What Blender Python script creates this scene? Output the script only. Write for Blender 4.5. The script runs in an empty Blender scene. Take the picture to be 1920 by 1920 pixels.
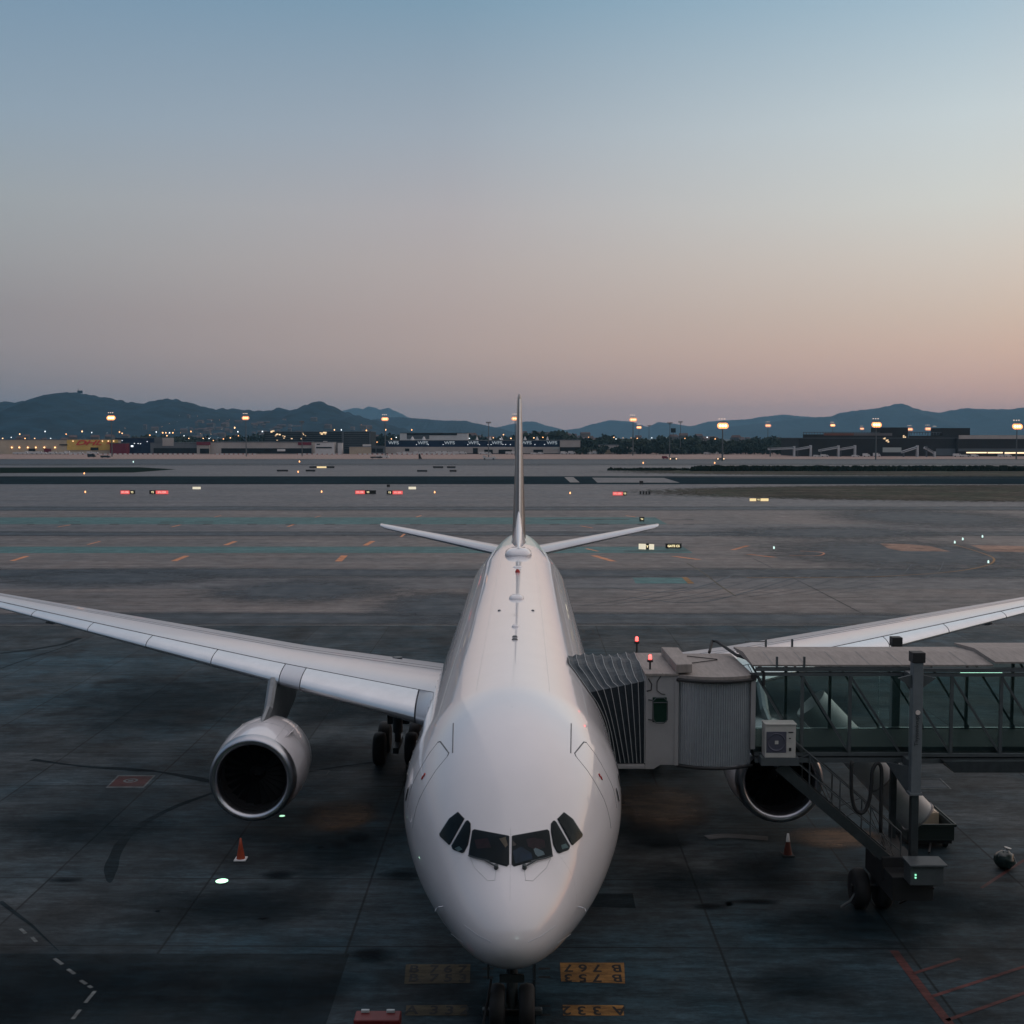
HAZE=6.5e-5; SUN=.75
import bpy, math, random
from mathutils import Vector, Matrix
from mathutils.bvhtree import BVHTree
R = math.radians
rnd = random.Random(7)
C = bpy.context.scene.collection
F, H, PITCH = 2250.0, 14.4, R(3.58)

# ------------------------------------------------------------------ camera geometry
def ray(px, py):
    u, v = (px-960)/F, (py-960)/F
    return Vector((u, math.cos(PITCH)-v*math.sin(PITCH), -math.sin(PITCH)-v*math.cos(PITCH)))
def P(px, py, D):                      # point seen at a pixel of the photo, D metres out
    d = ray(px, py)
    return Vector((0, 0, H)) + d*(D/d.y)
def G(px, py, z=0.0):                  # point on the ground (or height z)
    d = ray(px, py)
    return Vector((0, 0, H)) + d*((z-H)/d.z)
def gd(py): return G(960, py).y

# ------------------------------------------------------------------ materials
def srgb(r, g, b):
    f = lambda c: (c/255/12.92) if c/255 <= .04045 else ((c/255+.055)/1.055)**2.4
    return (f(r), f(g), f(b), 1)
def mat(name, col, rough=.6, metal=0, spec=.5, coat=0, coat_rough=.05, var=.12, scale=4, stretch=(1,1,1), bump=0, rvar=0):
    m = bpy.data.materials.new(name); m.use_nodes = True
    nt = m.node_tree; b = nt.nodes['Principled BSDF']
    b.inputs['Roughness'].default_value = rough
    b.inputs['Metallic'].default_value = metal
    b.inputs['Specular IOR Level'].default_value = spec
    b.inputs['Coat Weight'].default_value = coat
    b.inputs['Coat Roughness'].default_value = coat_rough
    tc = nt.nodes.new('ShaderNodeTexCoord'); mp = nt.nodes.new('ShaderNodeMapping')
    mp.inputs['Scale'].default_value = stretch
    nz = nt.nodes.new('ShaderNodeTexNoise'); nz.inputs['Scale'].default_value = scale
    nz.inputs['Detail'].default_value = 6; nz.inputs['Roughness'].default_value = .65
    nt.links.new(tc.outputs['Object'], mp.inputs[0]); nt.links.new(mp.outputs[0], nz.inputs['Vector'])
    rp = nt.nodes.new('ShaderNodeMapRange')
    rp.inputs['From Min'].default_value = .3; rp.inputs['From Max'].default_value = .7
    rp.inputs['To Min'].default_value = 1-var; rp.inputs['To Max'].default_value = 1+var
    nt.links.new(nz.outputs[0], rp.inputs[0])
    mx = nt.nodes.new('ShaderNodeVectorMath'); mx.operation = 'SCALE'
    mx.inputs[0].default_value = col[:3]
    nt.links.new(rp.outputs[0], mx.inputs['Scale']); nt.links.new(mx.outputs[0], b.inputs['Base Color'])
    if rvar:
        rr = nt.nodes.new('ShaderNodeMapRange')
        rr.inputs['To Min'].default_value = max(.02, rough-rvar); rr.inputs['To Max'].default_value = min(1, rough+rvar)
        nt.links.new(nz.outputs[0], rr.inputs[0]); nt.links.new(rr.outputs[0], b.inputs['Roughness'])
    if bump:
        bp = nt.nodes.new('ShaderNodeBump'); bp.inputs['Strength'].default_value = bump
        bp.inputs['Distance'].default_value = .02
        nt.links.new(nz.outputs[0], bp.inputs['Height']); nt.links.new(bp.outputs[0], b.inputs['Normal'])
    return m
def emit(name, col, s):
    m = bpy.data.materials.new(name); m.use_nodes = True
    nt = m.node_tree; b = nt.nodes['Principled BSDF']
    b.inputs['Base Color'].default_value = (.3, .3, .3, 1)
    b.inputs['Emission Color'].default_value = (*col[:3], 1); b.inputs['Emission Strength'].default_value = s
    return m
def glass(name, tint, refl=.5, ior=1.5):
    m = bpy.data.materials.new(name); m.use_nodes = True
    nt = m.node_tree; nt.nodes.remove(nt.nodes['Principled BSDF']); out = nt.nodes['Material Output']
    t = nt.nodes.new('ShaderNodeBsdfTransparent'); t.inputs[0].default_value = tint
    g = nt.nodes.new('ShaderNodeBsdfGlossy'); g.inputs['Roughness'].default_value = .03
    g.inputs['Color'].default_value = (.8, .9, .9, 1)
    fr = nt.nodes.new('ShaderNodeFresnel'); fr.inputs[0].default_value = ior
    mx = nt.nodes.new('ShaderNodeMixShader')
    nt.links.new(fr.outputs[0], mx.inputs[0]); nt.links.new(t.outputs[0], mx.inputs[1]); nt.links.new(g.outputs[0], mx.inputs[2])
    nt.links.new(mx.outputs[0], out.inputs[0])
    return m

# ------------------------------------------------------------------ mesh builder
class MB:
    def __init__(s): s.v = []; s.f = []; s.m = []; s.k = 0
    def add(s, vs, fs):
        o = len(s.v); s.v += [Vector(v) for v in vs]
        for f in fs: s.f.append([i+o for i in f]); s.m.append(s.k)
        return s
    def box(s, x0, x1, y0, y1, z0, z1, M=None):
        vs = [Vector(p) for p in ((x0,y0,z0),(x1,y0,z0),(x1,y1,z0),(x0,y1,z0),(x0,y0,z1),(x1,y0,z1),(x1,y1,z1),(x0,y1,z1))]
        if M: vs = [M @ p for p in vs]
        return s.add(vs, [(3,2,1,0),(4,5,6,7),(0,1,5,4),(1,2,6,5),(2,3,7,6),(3,0,4,7)])
    def tube(s, a, b, r, n=8, r2=None):
        a, b = Vector(a), Vector(b); r2 = r if r2 is None else r2
        d = (b-a).normalized(); u = d.orthogonal().normalized(); w = d.cross(u)
        vs = [p+(u*math.cos(2*math.pi*i/n)+w*math.sin(2*math.pi*i/n))*q for p, q in ((a, r), (b, r2)) for i in range(n)]
        fs = [(i, (i+1) % n, n+(i+1) % n, n+i) for i in range(n)]
        return s.add(vs, fs+[tuple(range(n))[::-1], tuple(range(n, 2*n))])
    def path(s, pts, r, n=6):
        pts = [Vector(p) for p in pts]; vs = []; u = None
        for i, p in enumerate(pts):
            d = (pts[min(i+1, len(pts)-1)]-pts[max(i-1, 0)]).normalized()
            if u is None: u = d.orthogonal().normalized()
            u = (u-d*u.dot(d)).normalized(); w = d.cross(u)
            vs += [p+(u*math.cos(2*math.pi*k/n)+w*math.sin(2*math.pi*k/n))*r for k in range(n)]
        fs = [(i*n+k, i*n+(k+1) % n, (i+1)*n+(k+1) % n, (i+1)*n+k) for i in range(len(pts)-1) for k in range(n)]
        return s.add(vs, fs+[tuple(range(n))[::-1], tuple(range(len(vs)-n, len(vs)))])
    def bar(s, a, b, w, h, up=(0, 0, 1)):          # rectangular bar between two points
        a, b = Vector(a), Vector(b); d = (b-a).normalized(); up = Vector(up)
        x = d.cross(up).normalized(); y = x.cross(d)
        vs = [p+x*i*w/2+y*j*h/2 for p in (a, b) for i, j in ((-1,-1),(1,-1),(1,1),(-1,1))]
        return s.add(vs, [(3,2,1,0),(4,5,6,7),(0,1,5,4),(1,2,6,5),(2,3,7,6),(3,0,4,7)])
    def lathe(s, prof, M=None, n=32, cap=False):   # prof: (axial, radius) along local z
        vs = []
        for a, r in prof: vs += [Vector((r*math.cos(2*math.pi*k/n), r*math.sin(2*math.pi*k/n), a)) for k in range(n)]
        if M: vs = [M @ v for v in vs]
        fs = [(i*n+k, i*n+(k+1) % n, (i+1)*n+(k+1) % n, (i+1)*n+k) for i in range(len(prof)-1) for k in range(n)]
        if cap: fs += [tuple(range(n))[::-1], tuple(range(len(vs)-n, len(vs)))]
        return s.add(vs, fs)
    def loft(s, rings, closed=True, cap=True):
        n = len(rings[0]); vs = [p for r in rings for p in r]
        m = n if closed else n-1
        fs = [(i*n+k, i*n+(k+1) % n, (i+1)*n+(k+1) % n, (i+1)*n+k) for i in range(len(rings)-1) for k in range(m)]
        if cap and closed: fs += [tuple(range(n))[::-1], tuple(range(len(vs)-n, len(vs)))]
        return s.add(vs, fs)
    def prism(s, poly, z0, z1):
        n = len(poly); vs = [(x, y, z0) for x, y in poly]+[(x, y, z1) for x, y in poly]
        return s.add(vs, [tuple(range(n))[::-1], tuple(range(n, 2*n))]+[(i, (i+1) % n, n+(i+1) % n, n+i) for i in range(n)])
    def build(s, name, mats, parent=None, base=(0, 0, 0), smooth=False, bevel=0, world=True):
        if not isinstance(mats, (list, tuple)): mats = [mats]
        me = bpy.data.meshes.new(name)
        off = Vector(base)
        if parent is not None and world: off = Vector(parent.get('_org', (0, 0, 0)))
        me.from_pydata([tuple(v-off) for v in s.v], [], s.f); 
        for m in mats: me.materials.append(m)
        for i, p in enumerate(me.polygons): p.material_index = s.m[i]; p.use_smooth = smooth
        me.validate()
        import bmesh
        bm = bmesh.new(); bm.from_mesh(me); bmesh.ops.recalc_face_normals(bm, faces=bm.faces); bm.to_mesh(me); bm.free()
        o = bpy.data.objects.new(name, me); C.objects.link(o)
        if parent is not None:
            o.parent = parent
            o['_org'] = tuple(off)
        else:
            o.location = base; o['_org'] = tuple(off)
        if bevel:
            b = o.modifiers.new('bevel', 'BEVEL'); b.width = bevel; b.segments = 2; b.limit_method = 'ANGLE'
        return o
def smooth_angle(o, deg=40):
    m = o.data
    import bmesh
    bm = bmesh.new(); bm.from_mesh(m)
    for e in bm.edges:
        if len(e.link_faces) == 2 and e.calc_face_angle(0) > R(deg): e.smooth = False
    bm.to_mesh(m); bm.free()
def tag(o, label, cat, group=None):
    o['label'] = label; o['category'] = cat
    if group: o['group'] = group
    return o
def thing(name, loc, label, cat, group=None, rz=0):
    o = bpy.data.objects.new(name, None); C.objects.link(o); o.location = loc; o.rotation_euler = (0, 0, rz)
    o['_org'] = tuple(loc); o.empty_display_size = .5
    return tag(o, label, cat, group)
def struct(o): o['kind'] = 'structure'; return o
def dup(root, loc, label=None, group=None, rz=None, scale=None):
    r = root.copy(); C.objects.link(r); r.location = loc; r['_org'] = tuple(loc)
    if rz is not None: r.rotation_euler = (0, 0, rz)
    if scale: r.scale = scale
    if label: r['label'] = label
    if group: r['group'] = group
    for ch in list(root.children):
        c = ch.copy(); C.objects.link(c); c.parent = r
        for g in ch.children:
            d = g.copy(); C.objects.link(d); d.parent = c
    return r
def text_mesh(s, size, ext=.01, shear=0, bold=0):
    cu = bpy.data.curves.new('lettering', 'FONT'); cu.body = s; cu.size = size; cu.extrude = ext; cu.shear = shear
    cu.offset = bold; cu.align_x = 'CENTER'; cu.align_y = 'CENTER'
    o = bpy.data.objects.new('lettering', cu); C.objects.link(o)
    bpy.context.view_layer.update()
    me = bpy.data.meshes.new_from_object(o.evaluated_get(bpy.context.evaluated_depsgraph_get()))
    bpy.data.objects.remove(o); return me
def text(name, s, size, m, M, parent=None, **k):   # M: 4x4 in world coordinates
    me = text_mesh(s, size, **k); me.name = name; me.materials.clear(); me.materials.append(m)
    loc = M.translation.copy(); R_ = M.copy(); R_.translation = (0, 0, 0); me.transform(R_)
    o = bpy.data.objects.new(name, me); C.objects.link(o)
    if parent is not None:
        o.parent = parent; o.location = loc-Vector(parent.get('_org', (0, 0, 0)))
    else: o.location = loc
    o['_org'] = tuple(loc)
    return o
FACE = Matrix(((1,0,0,0),(0,0,-1,0),(0,1,0,0),(0,0,0,1)))   # text standing up, facing the camera (-y)
def facing(p): return Matrix.Translation(p) @ FACE

# palette
white = mat('white_paint', (.66, .63, .645), .32, spec=.5, coat=1, coat_rough=.03, var=.03, scale=.8)
wingp = mat('wing_grey_paint', (.48, .49, .53), .3, coat=.5, coat_rough=.08, var=.06, scale=.7, stretch=(1,.3,1))
slatp = mat('slat_metal', (.70,.71,.73), .25, metal=.6, var=.06, scale=1.2)
tailgreen = mat('sage_paint', (.30,.47,.42), .35, coat=.5, var=.05)
taupe = mat('taupe_paint', (.10,.078,.066), .35, coat=.35, coat_rough=.05, var=.12, scale=.6)
chrome = mat('lip_metal', (.44, .45, .48), .30, metal=1, var=.04)
darkmetal = mat('dark_metal', (.06, .07, .075), .45, metal=.6, var=.2)
pylonm = mat('pylon_grey', (.20, .21, .22), .35, metal=.5, var=.2, scale=2)
black = mat('black_rubber', (.012, .012, .013), .7, var=.2)
inlet = mat('intake_dark', (.006, .006, .007), .7, var=.2)
glassdark = glass('cockpit_glass', (.55,.62,.66,1), ior=1.25)
seamm = mat('faint_seam', (.42,.42,.42), .6)
fanm = mat('fan_black', (.004,.004,.0045), .6, spec=.2)
finle = mat('fin_edge_metal', (.42,.42,.42), .35, metal=.8)
interior = mat('cockpit_dark', (.006,.012,.018), .6, var=.5, scale=2, spec=.2)
seal = mat('window_seal', (.02, .022, .022), .6)
linem = mat('panel_gap', (.12,.125,.13), .7)
redm = mat('red_paint', (.35, .02, .015), .5)
# ------------------------------------------------------------------ THE AIRLINER
DN = 22.0; AX0 = -.06; YAW = R(.53); ZC = 5.1
air = thing('airliner', (AX0, DN, 0), 'large white twin engined airliner parked nose towards the viewer with a dark fin', 'airplane', rz=-YAW)
AM = Matrix.Translation((AX0, DN, 0)) @ Matrix.Rotation(-YAW, 4, 'Z'); AI = AM.inverted()
# s, top, bottom, half width, height of widest point (all relative to the fuselage axis)
S0 = 1.5
NOSE = [(0,-.95,-.95,0,-.95),(.06,-.72,-1.15,.25,-.94),(.25,-.46,-1.36,.50,-.93),(.6,-.17,-1.58,.77,-.90),(1.0,.08,-1.76,.99,-.85),
 (1.5,.37,-1.95,1.21,-.76),(2.0,.78,-2.09,1.41,-.66),(2.5,1.22,-2.22,1.60,-.55),(3.0,1.60,-2.34,1.78,-.45),(3.6,1.96,-2.45,1.98,-.34),
 (4.5,2.30,-2.59,2.24,-.22),(5.5,2.54,-2.69,2.46,-.13),(7,2.74,-2.78,2.70,-.05)]
TAB = [(S0+s*(9-S0)/9, t, b, w, z) for s, t, b, w, z in NOSE]+[(9,2.82,-2.82,2.82,0),(20,2.82,-2.82,2.82,0),(43,2.82,-2.82,2.82,0),
 (46,2.82,-2.6,2.80,.06),(49,2.82,-2.05,2.62,.3),(52,2.82,-1.35,2.28,.65),(55,2.84,-.55,1.87,1.05),(58,2.84,.25,1.40,1.45),(61,2.5,.95,.75,1.7),(62.6,2.05,1.2,.34,1.6)]
def interp(s):
    t = math.sqrt(max(s-S0, 0)); X = [math.sqrt(r[0]-S0) for r in TAB]
    i = 0
    while i < len(X)-2 and t > X[i+1]: i += 1
    out = []
    for c in range(1, 5):
        Y = [r[c] for r in TAB]
        def sl(k):
            if k == 0: return (Y[1]-Y[0])/(X[1]-X[0])
            if k == len(X)-1: return (Y[-1]-Y[-2])/(X[-1]-X[-2])
            a = (Y[k]-Y[k-1])/(X[k]-X[k-1]); b = (Y[k+1]-Y[k])/(X[k+1]-X[k])
            return 0 if a*b <= 0 else 2*a*b/(a+b)
        h = X[i+1]-X[i]; q = (t-X[i])/h; m0, m1 = sl(i)*h, sl(i+1)*h
        out.append((2*q**3-3*q*q+1)*Y[i]+(q**3-2*q*q+q)*m0+(-2*q**3+3*q*q)*Y[i+1]+(q**3-q*q)*m1)
    return out
def ring(s, n=96, grow=0):
    top, bot, w, zm = interp(s)
    pts = []
    for k in range(n):
        a = 2*math.pi*k/n
        x = (w+grow)*math.sin(a); c = math.cos(a)
        z = zm+(top-zm+grow)*c if c > 0 else zm+(zm-bot+grow)*c
        pts.append(Vector((x, s, ZC+z)))
    return pts
st = [S0+.0005]+[S0+.012*k*k for k in range(1, 23)]
while st[-1] < 10: st.append(st[-1]+.3)
while st[-1] < 43: st.append(st[-1]+1.5)
while st[-1] < 62.2: st.append(st[-1]+.7)
st.append(62.6)
fus = MB(); fus.loft([ring(s) for s in st])
for i, f in enumerate(fus.f):
    if sum(fus.v[j].y for j in f)/len(f) > 50.8: fus.m[i] = 1
FB = BVHTree.FromPolygons(fus.v, fus.f)
fo = fus.build('fuselage', [white, tailgreen], air, world=False, smooth=True)
CAM = AI @ Vector((0, 0, H))
def hit(px, py, off=.008):                 # where the sight line of a photo pixel meets the hull
    d = (AI.to_3x3() @ ray(px, py)).normalized()
    l, n, i, t = FB.ray_cast(CAM, d)
    if l is None: return None
    return l+n*off if n.dot(d) < 0 else l-n*off
def mir(v): return Vector((-v.x, v.y, v.z))
def surf(s, ang, off=0):                   # hull point at station s, angle from top
    top, bot, w, zm = interp(s); c = math.cos(ang)
    return Vector(((w+off)*math.sin(ang), s, ZC+zm+((top-zm) if c > 0 else (zm-bot))*c+off*c))
def patch(poly, off, mirror=False, K=6, M_=5):
    n0 = len(poly); pts = []
    for i in range(n0):
        a, b = poly[i], poly[(i+1) % n0]
        for j in range(M_): pts.append((a[0]+(b[0]-a[0])*j/M_, a[1]+(b[1]-a[1])*j/M_))
    cx = sum(p[0] for p in poly)/n0; cy = sum(p[1] for p in poly)/n0
    rings = []
    for k in range(1, K+1):
        q = k/K; rings.append([hit(cx+(p[0]-cx)*q, cy+(p[1]-cy)*q, off) for p in pts])
    c = hit(cx, cy, off)
    if mirror: rings = [[mir(p) for p in r] for r in rings]; c = mir(c)
    mb = MB(); mb.loft(rings, cap=False); o = len(mb.v); mb.v.append(c)
    n = len(pts)
    for i in range(n): mb.f.append([o, i, (i+1) % n]); mb.m.append(0)
    return mb
def inset(poly, d):
    cx = sum(p[0] for p in poly)/len(poly); cy = sum(p[1] for p in poly)/len(poly)
    out = []
    for x, y in poly:
        l = math.hypot(x-cx, y-cy); out.append((x+(x-cx)/l*d, y+(y-cy)/l*d))
    return out
FRONT = [(960.8,1568.8),(963,1567.6),(1025,1556.3),(1028.7,1559.2),(1034.7,1602.5),(1032.5,1605),(964.2,1624.2),(960,1620)]
SIDE1 = [(1033.3,1546),(1037,1540.6),(1040,1540),(1043,1543),(1067.5,1586),(1066,1591),(1063.3,1593.3),(1048,1599),(1044,1597),(1037.5,1583.3),(1033.5,1560)]
SIDE2 = [(1045.4,1536.7),(1057.5,1524.2),(1073.3,1536.7),(1090.8,1564),(1090,1568.3),(1073.5,1583.6),(1070.8,1582.5)]
for poly, lab in ((FRONT, None), (SIDE1, None), (SIDE2, None)):
    for m in (False, True):
        w = patch(inset(poly, 1.5), .008, m).build('cockpit_window', seal, air, world=False, smooth=True)
        patch(poly, .012, m).build('cockpit_interior', interior, w, world=False, smooth=True)
        patch(poly, .034, m).build('pane', glassdark, w, world=False, smooth=True)
for nm, pl, m_ in (('paper', [(1000,1593),(1004,1590),(1018,1597),(1021,1603),(1008,1607),(1003,1602)], mat('paper_white', (.42,.45,.45), .6)),
    ('seat_cover', [(936,1573),(948,1570),(952,1585),(948,1590)], mat('card_tan', (.35,.22,.13), .6)), ('seat_cover', [(961,1576),(968,1584),(966,1586),(961,1587)], mat('card_tan2', (.20,.13,.10), .6)),
    ('headset', [(986,1574),(1000,1571),(1020,1575),(1022,1590),(1005,1594),(990,1588)], mat('dark_red_cloth', (.06,.012,.02), .7, var=.5, scale=8)),
    ('display', [(961,1597),(976,1588),(996,1600),(998,1611),(966,1620)], mat('dim_blue', (.008,.03,.075), .5, var=.5, scale=4)),
    ('paper', [(1051,1585),(1060,1582),(1065,1589),(1053,1593)], mat('paper_green', (.25,.33,.31), .6)), ('paper', [(853,1591),(862,1587),(868,1593),(860,1597)], bpy.data.materials['paper_green']),
    ('headset', [(890,1575),(915,1572),(922,1590),(895,1592)], bpy.data.materials['dark_red_cloth'])):
    patch(pl, .020, False, 3, 3).build(nm, m_, air, world=False, smooth=True)
def strip(pxs, r, mirror=False, off=.0, k=6):
    pts = []
    for (a, b) in zip(pxs[:-1], pxs[1:]):
        for j in range(k): pts.append(hit(a[0]+(b[0]-a[0])*j/k, a[1]+(b[1]-a[1])*j/k, off))
    pts.append(hit(*pxs[-1], off)); pts = [p for p in pts if p]
    if mirror: pts = [mir(p) for p in pts]
    return pts
c8 = lambda x, y: (1050+x/7.385, 1380+y/7.385)
lead = [c8(*p) for p in ((222,285),(300,380),(380,480),(470,620),(550,760),(610,880),(655,1010),(690,1160),(705,1280))]
trail = [c8(*p) for p in ((365,90),(480,240),(570,390),(640,520),(700,640),(740,740),(768,860),(785,1000))]
top_ = [c8(*p) for p in ((222,285),(202,240),(330,82),(365,90))]
for m in (False, True):
    mb = MB()
    for pl in (lead, trail): mb.path(strip(pl, 0, m, -.003), .010, 5)
    mb.path(strip(top_, 0, m, -.004, k=3), .018, 5)
    mb.build('cabin_door', linem, air, world=False)
    mb = MB(); mb.path(strip([(1071,1357),(1070.5,1385),(1070,1412)], 0, m), .016, 5); mb.build('drip_strip', linem, air, world=False)
    for pz in ((1124,1454),(1127.5,1459)):
        q = hit(*pz); 
        if m: q = mir(q)
        mb = MB(); mb.lathe([(-.02,.05),(.01,.05),(.015,.03)], Matrix.Translation(q) @ Vector(((1 if not m else -1), 0, .45)).to_track_quat('Z', 'Y').to_matrix().to_4x4(), 10, True)
        mb.build('sensor_plate', redm, air, world=False)
# wipers
c7 = lambda x, y: (800+x/6, 1480+y/6)
for m in (False, True):
    mb = MB(); mb.path(strip([c7(1405,757), c7(1300,790), c7(1170,822)], 0, m, .05), .016, 5)
    mb.path(strip([c7(1215,812), c7(1160,845), c7(1098,885)], 0, m, .06), .02, 6)
    q = hit(*c7(1098,885), .03); q = mir(q) if m else q
    mb.lathe([(-.03,.05),(.05,.05),(.07,.03)], Matrix.Translation(q) @ Vector((0,-.5,1)).to_track_quat('Z','Y').to_matrix().to_4x4(), 10, True)
    mb.build('wiper', darkmetal, air, world=False)
    mb = MB(); mb.path(strip([c7(1400,760), c7(1350,880), c7(1195,1030), c7(1110,1025)], 0, m, 0), .006, 4)
    mb.path(strip([c7(1100,900), c7(1112,1020)], 0, m, 0), .006, 4); mb.build('panel_seam', seamm, air, world=False)
# radome seam + roof seam
mb = MB(); mb.path([surf(3.2, a, -.003) for a in [R(-175+5*k) for k in range(71)]], .004, 4)
mb.path([surf(S0+.3+s/4, 0, -.002) for s in range(0, 7)], .004, 4)
mb.path([surf(7+s, 0, -.005) for s in range(0, 19)], .007, 4); mb.path([surf(26.5+s, 0, -.004) for s in range(0, 17)], .014, 4)
for sg in (-1, 1):
    mb.path([surf(9+s, sg*R(44), -.005) for s in range(0, 36)], .008, 4)
    mb.path([surf(9+s, sg*R(20), -.003) for s in range(0, 36)], .005, 4)
for s in (8.5, 13.5, 20, 27, 34, 41): mb.path([surf(s, R(a), -.004) for a in range(-100, 101, 5)], .0045, 4)
mb.build('panel_seam', seamm, air, world=False)
# nose strakes and probes
for m in (False, True):
    for pl in ([(1108,1715),(1075,1748),(1045,1768)], [(1043,1735),(1015,1755),(990,1767)]):
        mb = MB(); mb.path(strip(pl, 0, m, .0), .008, 4); mb.build('lightning_strip', wingp, air, world=False)
    q = surf(3.3, R(97)); q = mir(q) if m else q
    sx = -1 if m else 1
    mb = MB(); mb.path([q, q+Vector((.10*sx, 0, -.02)), q+Vector((.14*sx, -.06, -.02)), q+Vector((.15*sx, -.22, -.02))], .014, 6)
    mb.build('pitot_probe', chrome, air, world=False)
# passenger windows and rows of doors
winm = mat('cabin_window', (.015,.02,.024), .1, spec=.6)
wmesh = None
for sx in (1, -1):
    k = 0; s = 7.0
    while s < 47:
        if not (12.4 < s < 14.4 or 33.5 < s < 35.2):
            p = surf(s, R(77.5)*sx, .006); nrm = Vector((sx*math.sin(R(77.5)), 0, math.cos(R(77.5))))
            M = Matrix.Translation(p) @ nrm.to_track_quat('Z', 'Y').to_matrix().to_4x4()
            if wmesh is None:
                b = MB(); pl = [(.11*math.copysign(abs(math.cos(a))**.6, math.cos(a)), .165*math.copysign(abs(math.sin(a))**.6, math.sin(a))) for a in [2*math.pi*i/16 for i in range(16)]]
                b.prism(pl, -.01, .004); o = b.build('cabin_window', winm, air, world=False); wmesh = o.data
            else:
                o = bpy.data.objects.new('cabin_window', wmesh); C.objects.link(o); o.parent = air
            # keep local z outward, local y up
            zax = nrm; xax = Vector((0, 1, 0)); yax = zax.cross(xax)
            if yax.z < 0: xax = -xax; yax = -yax
            o.matrix_local = Matrix((( xax.x, yax.x, zax.x, p.x),(xax.y, yax.y, zax.y, p.y),(xax.z, yax.z, zax.z, p.z),(0,0,0,1)))
        s += 1.06
# roof antennas, radome dome, beacon
def bump(cx, s, lx, ly, h, m, name, z0=None):
    b = MB(); rings = []
    for q in (0, .5, .8, 1):
        f = 1-.45*q*q*q; rings.append([Vector((cx+lx/2*f*math.copysign(abs(math.cos(a))**.6, math.cos(a)), s+ly/2*f*math.copysign(abs(math.sin(a))**.6, math.sin(a)), (surf(s, 0).z-.06)+(h+.06)*q)) for a in [2*math.pi*i/28 for i in range(28)]])
    b.loft(rings); return b.build(name, m, air, world=False, smooth=True)
bump(0, 44.3, 1.5, 2.6, .34, white, 'satcom_dome')
bump(0, 26.0, .62, .9, .14, white, 'antenna'); bump(0, 37.5, .5, .5, .06, white, 'antenna')
bump(0, 18.7, .26, .3, .07, white, 'antenna'); bump(0, 16.6, .2, .16, .05, linem, 'antenna'); bump(0, 16.1, .22, .16, .05, linem, 'antenna')
b = MB(); zt = surf(21.5, 0).z
b.add([(-.012,21.1,zt-.02),(.012,21.1,zt-.02),(.012,21.75,zt-.02),(-.012,21.75,zt-.02),(-.006,21.6,zt+.42),(.006,21.6,zt+.42),(.006,21.8,zt+.42),(-.006,21.8,zt+.42)], [(3,2,1,0),(4,5,6,7),(0,1,5,4),(1,2,6,5),(2,3,7,6),(3,0,4,7)])
b.build('blade_antenna', white, air, world=False)
b = MB(); b.lathe([(-.03,.11),(.06,.11),(.14,.07),(.16,.01)], Matrix.Translation((0,35.2,surf(35,0).z)), 14); b.build('beacon', redm, air, world=False, smooth=True)
for sx in (-1, 1):
    b = MB(); b.lathe([(-.03,.06),(.03,.06),(.05,.01)], Matrix.Translation(surf(23, R(13)*sx)), 10); b.build('static_port', linem, air, world=False)

# lifting surfaces
def foil(u, le, te, zl, zt_, thick, side, n=20, c0=0, c1=1):
    """section at lateral position u between chord fractions c0..c1"""
    def prof(c): return thick*5*(.2969*math.sqrt(max(c,0))-.126*c-.3516*c*c+.2843*c**3-.1015*c**4)
    ch = te-le; pts = []
    cs = [c0+(c1-c0)*(1-math.cos(math.pi*k/n))/2 for k in range(n+1)] if c0 == 0 else [c0+(c1-c0)*k/n for k in range(n+1)]
    for c in cs: pts.append(Vector((side*u, le+ch*c, zl+(zt_-zl)*c+prof(c)*ch*.95)))
    for c in cs[::-1]: pts.append(Vector((side*u, le+ch*c, zl+(zt_-zl)*c-prof(c)*ch*.75)))
    return pts
def le(u): return 20.1+(u-3.5)*.6
def te(u): return 32.0+(max(u,2)-2)*.05+(0 if u < 9.5 else (u-9.5)*.19)
def zle(u): return 4.42+(u-3.5)*.110
def zte(u): return min(zle(u)-.32*(1-(u-3)/27), 99)
def th(u): return .135-.035*min(1, u/22)
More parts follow.
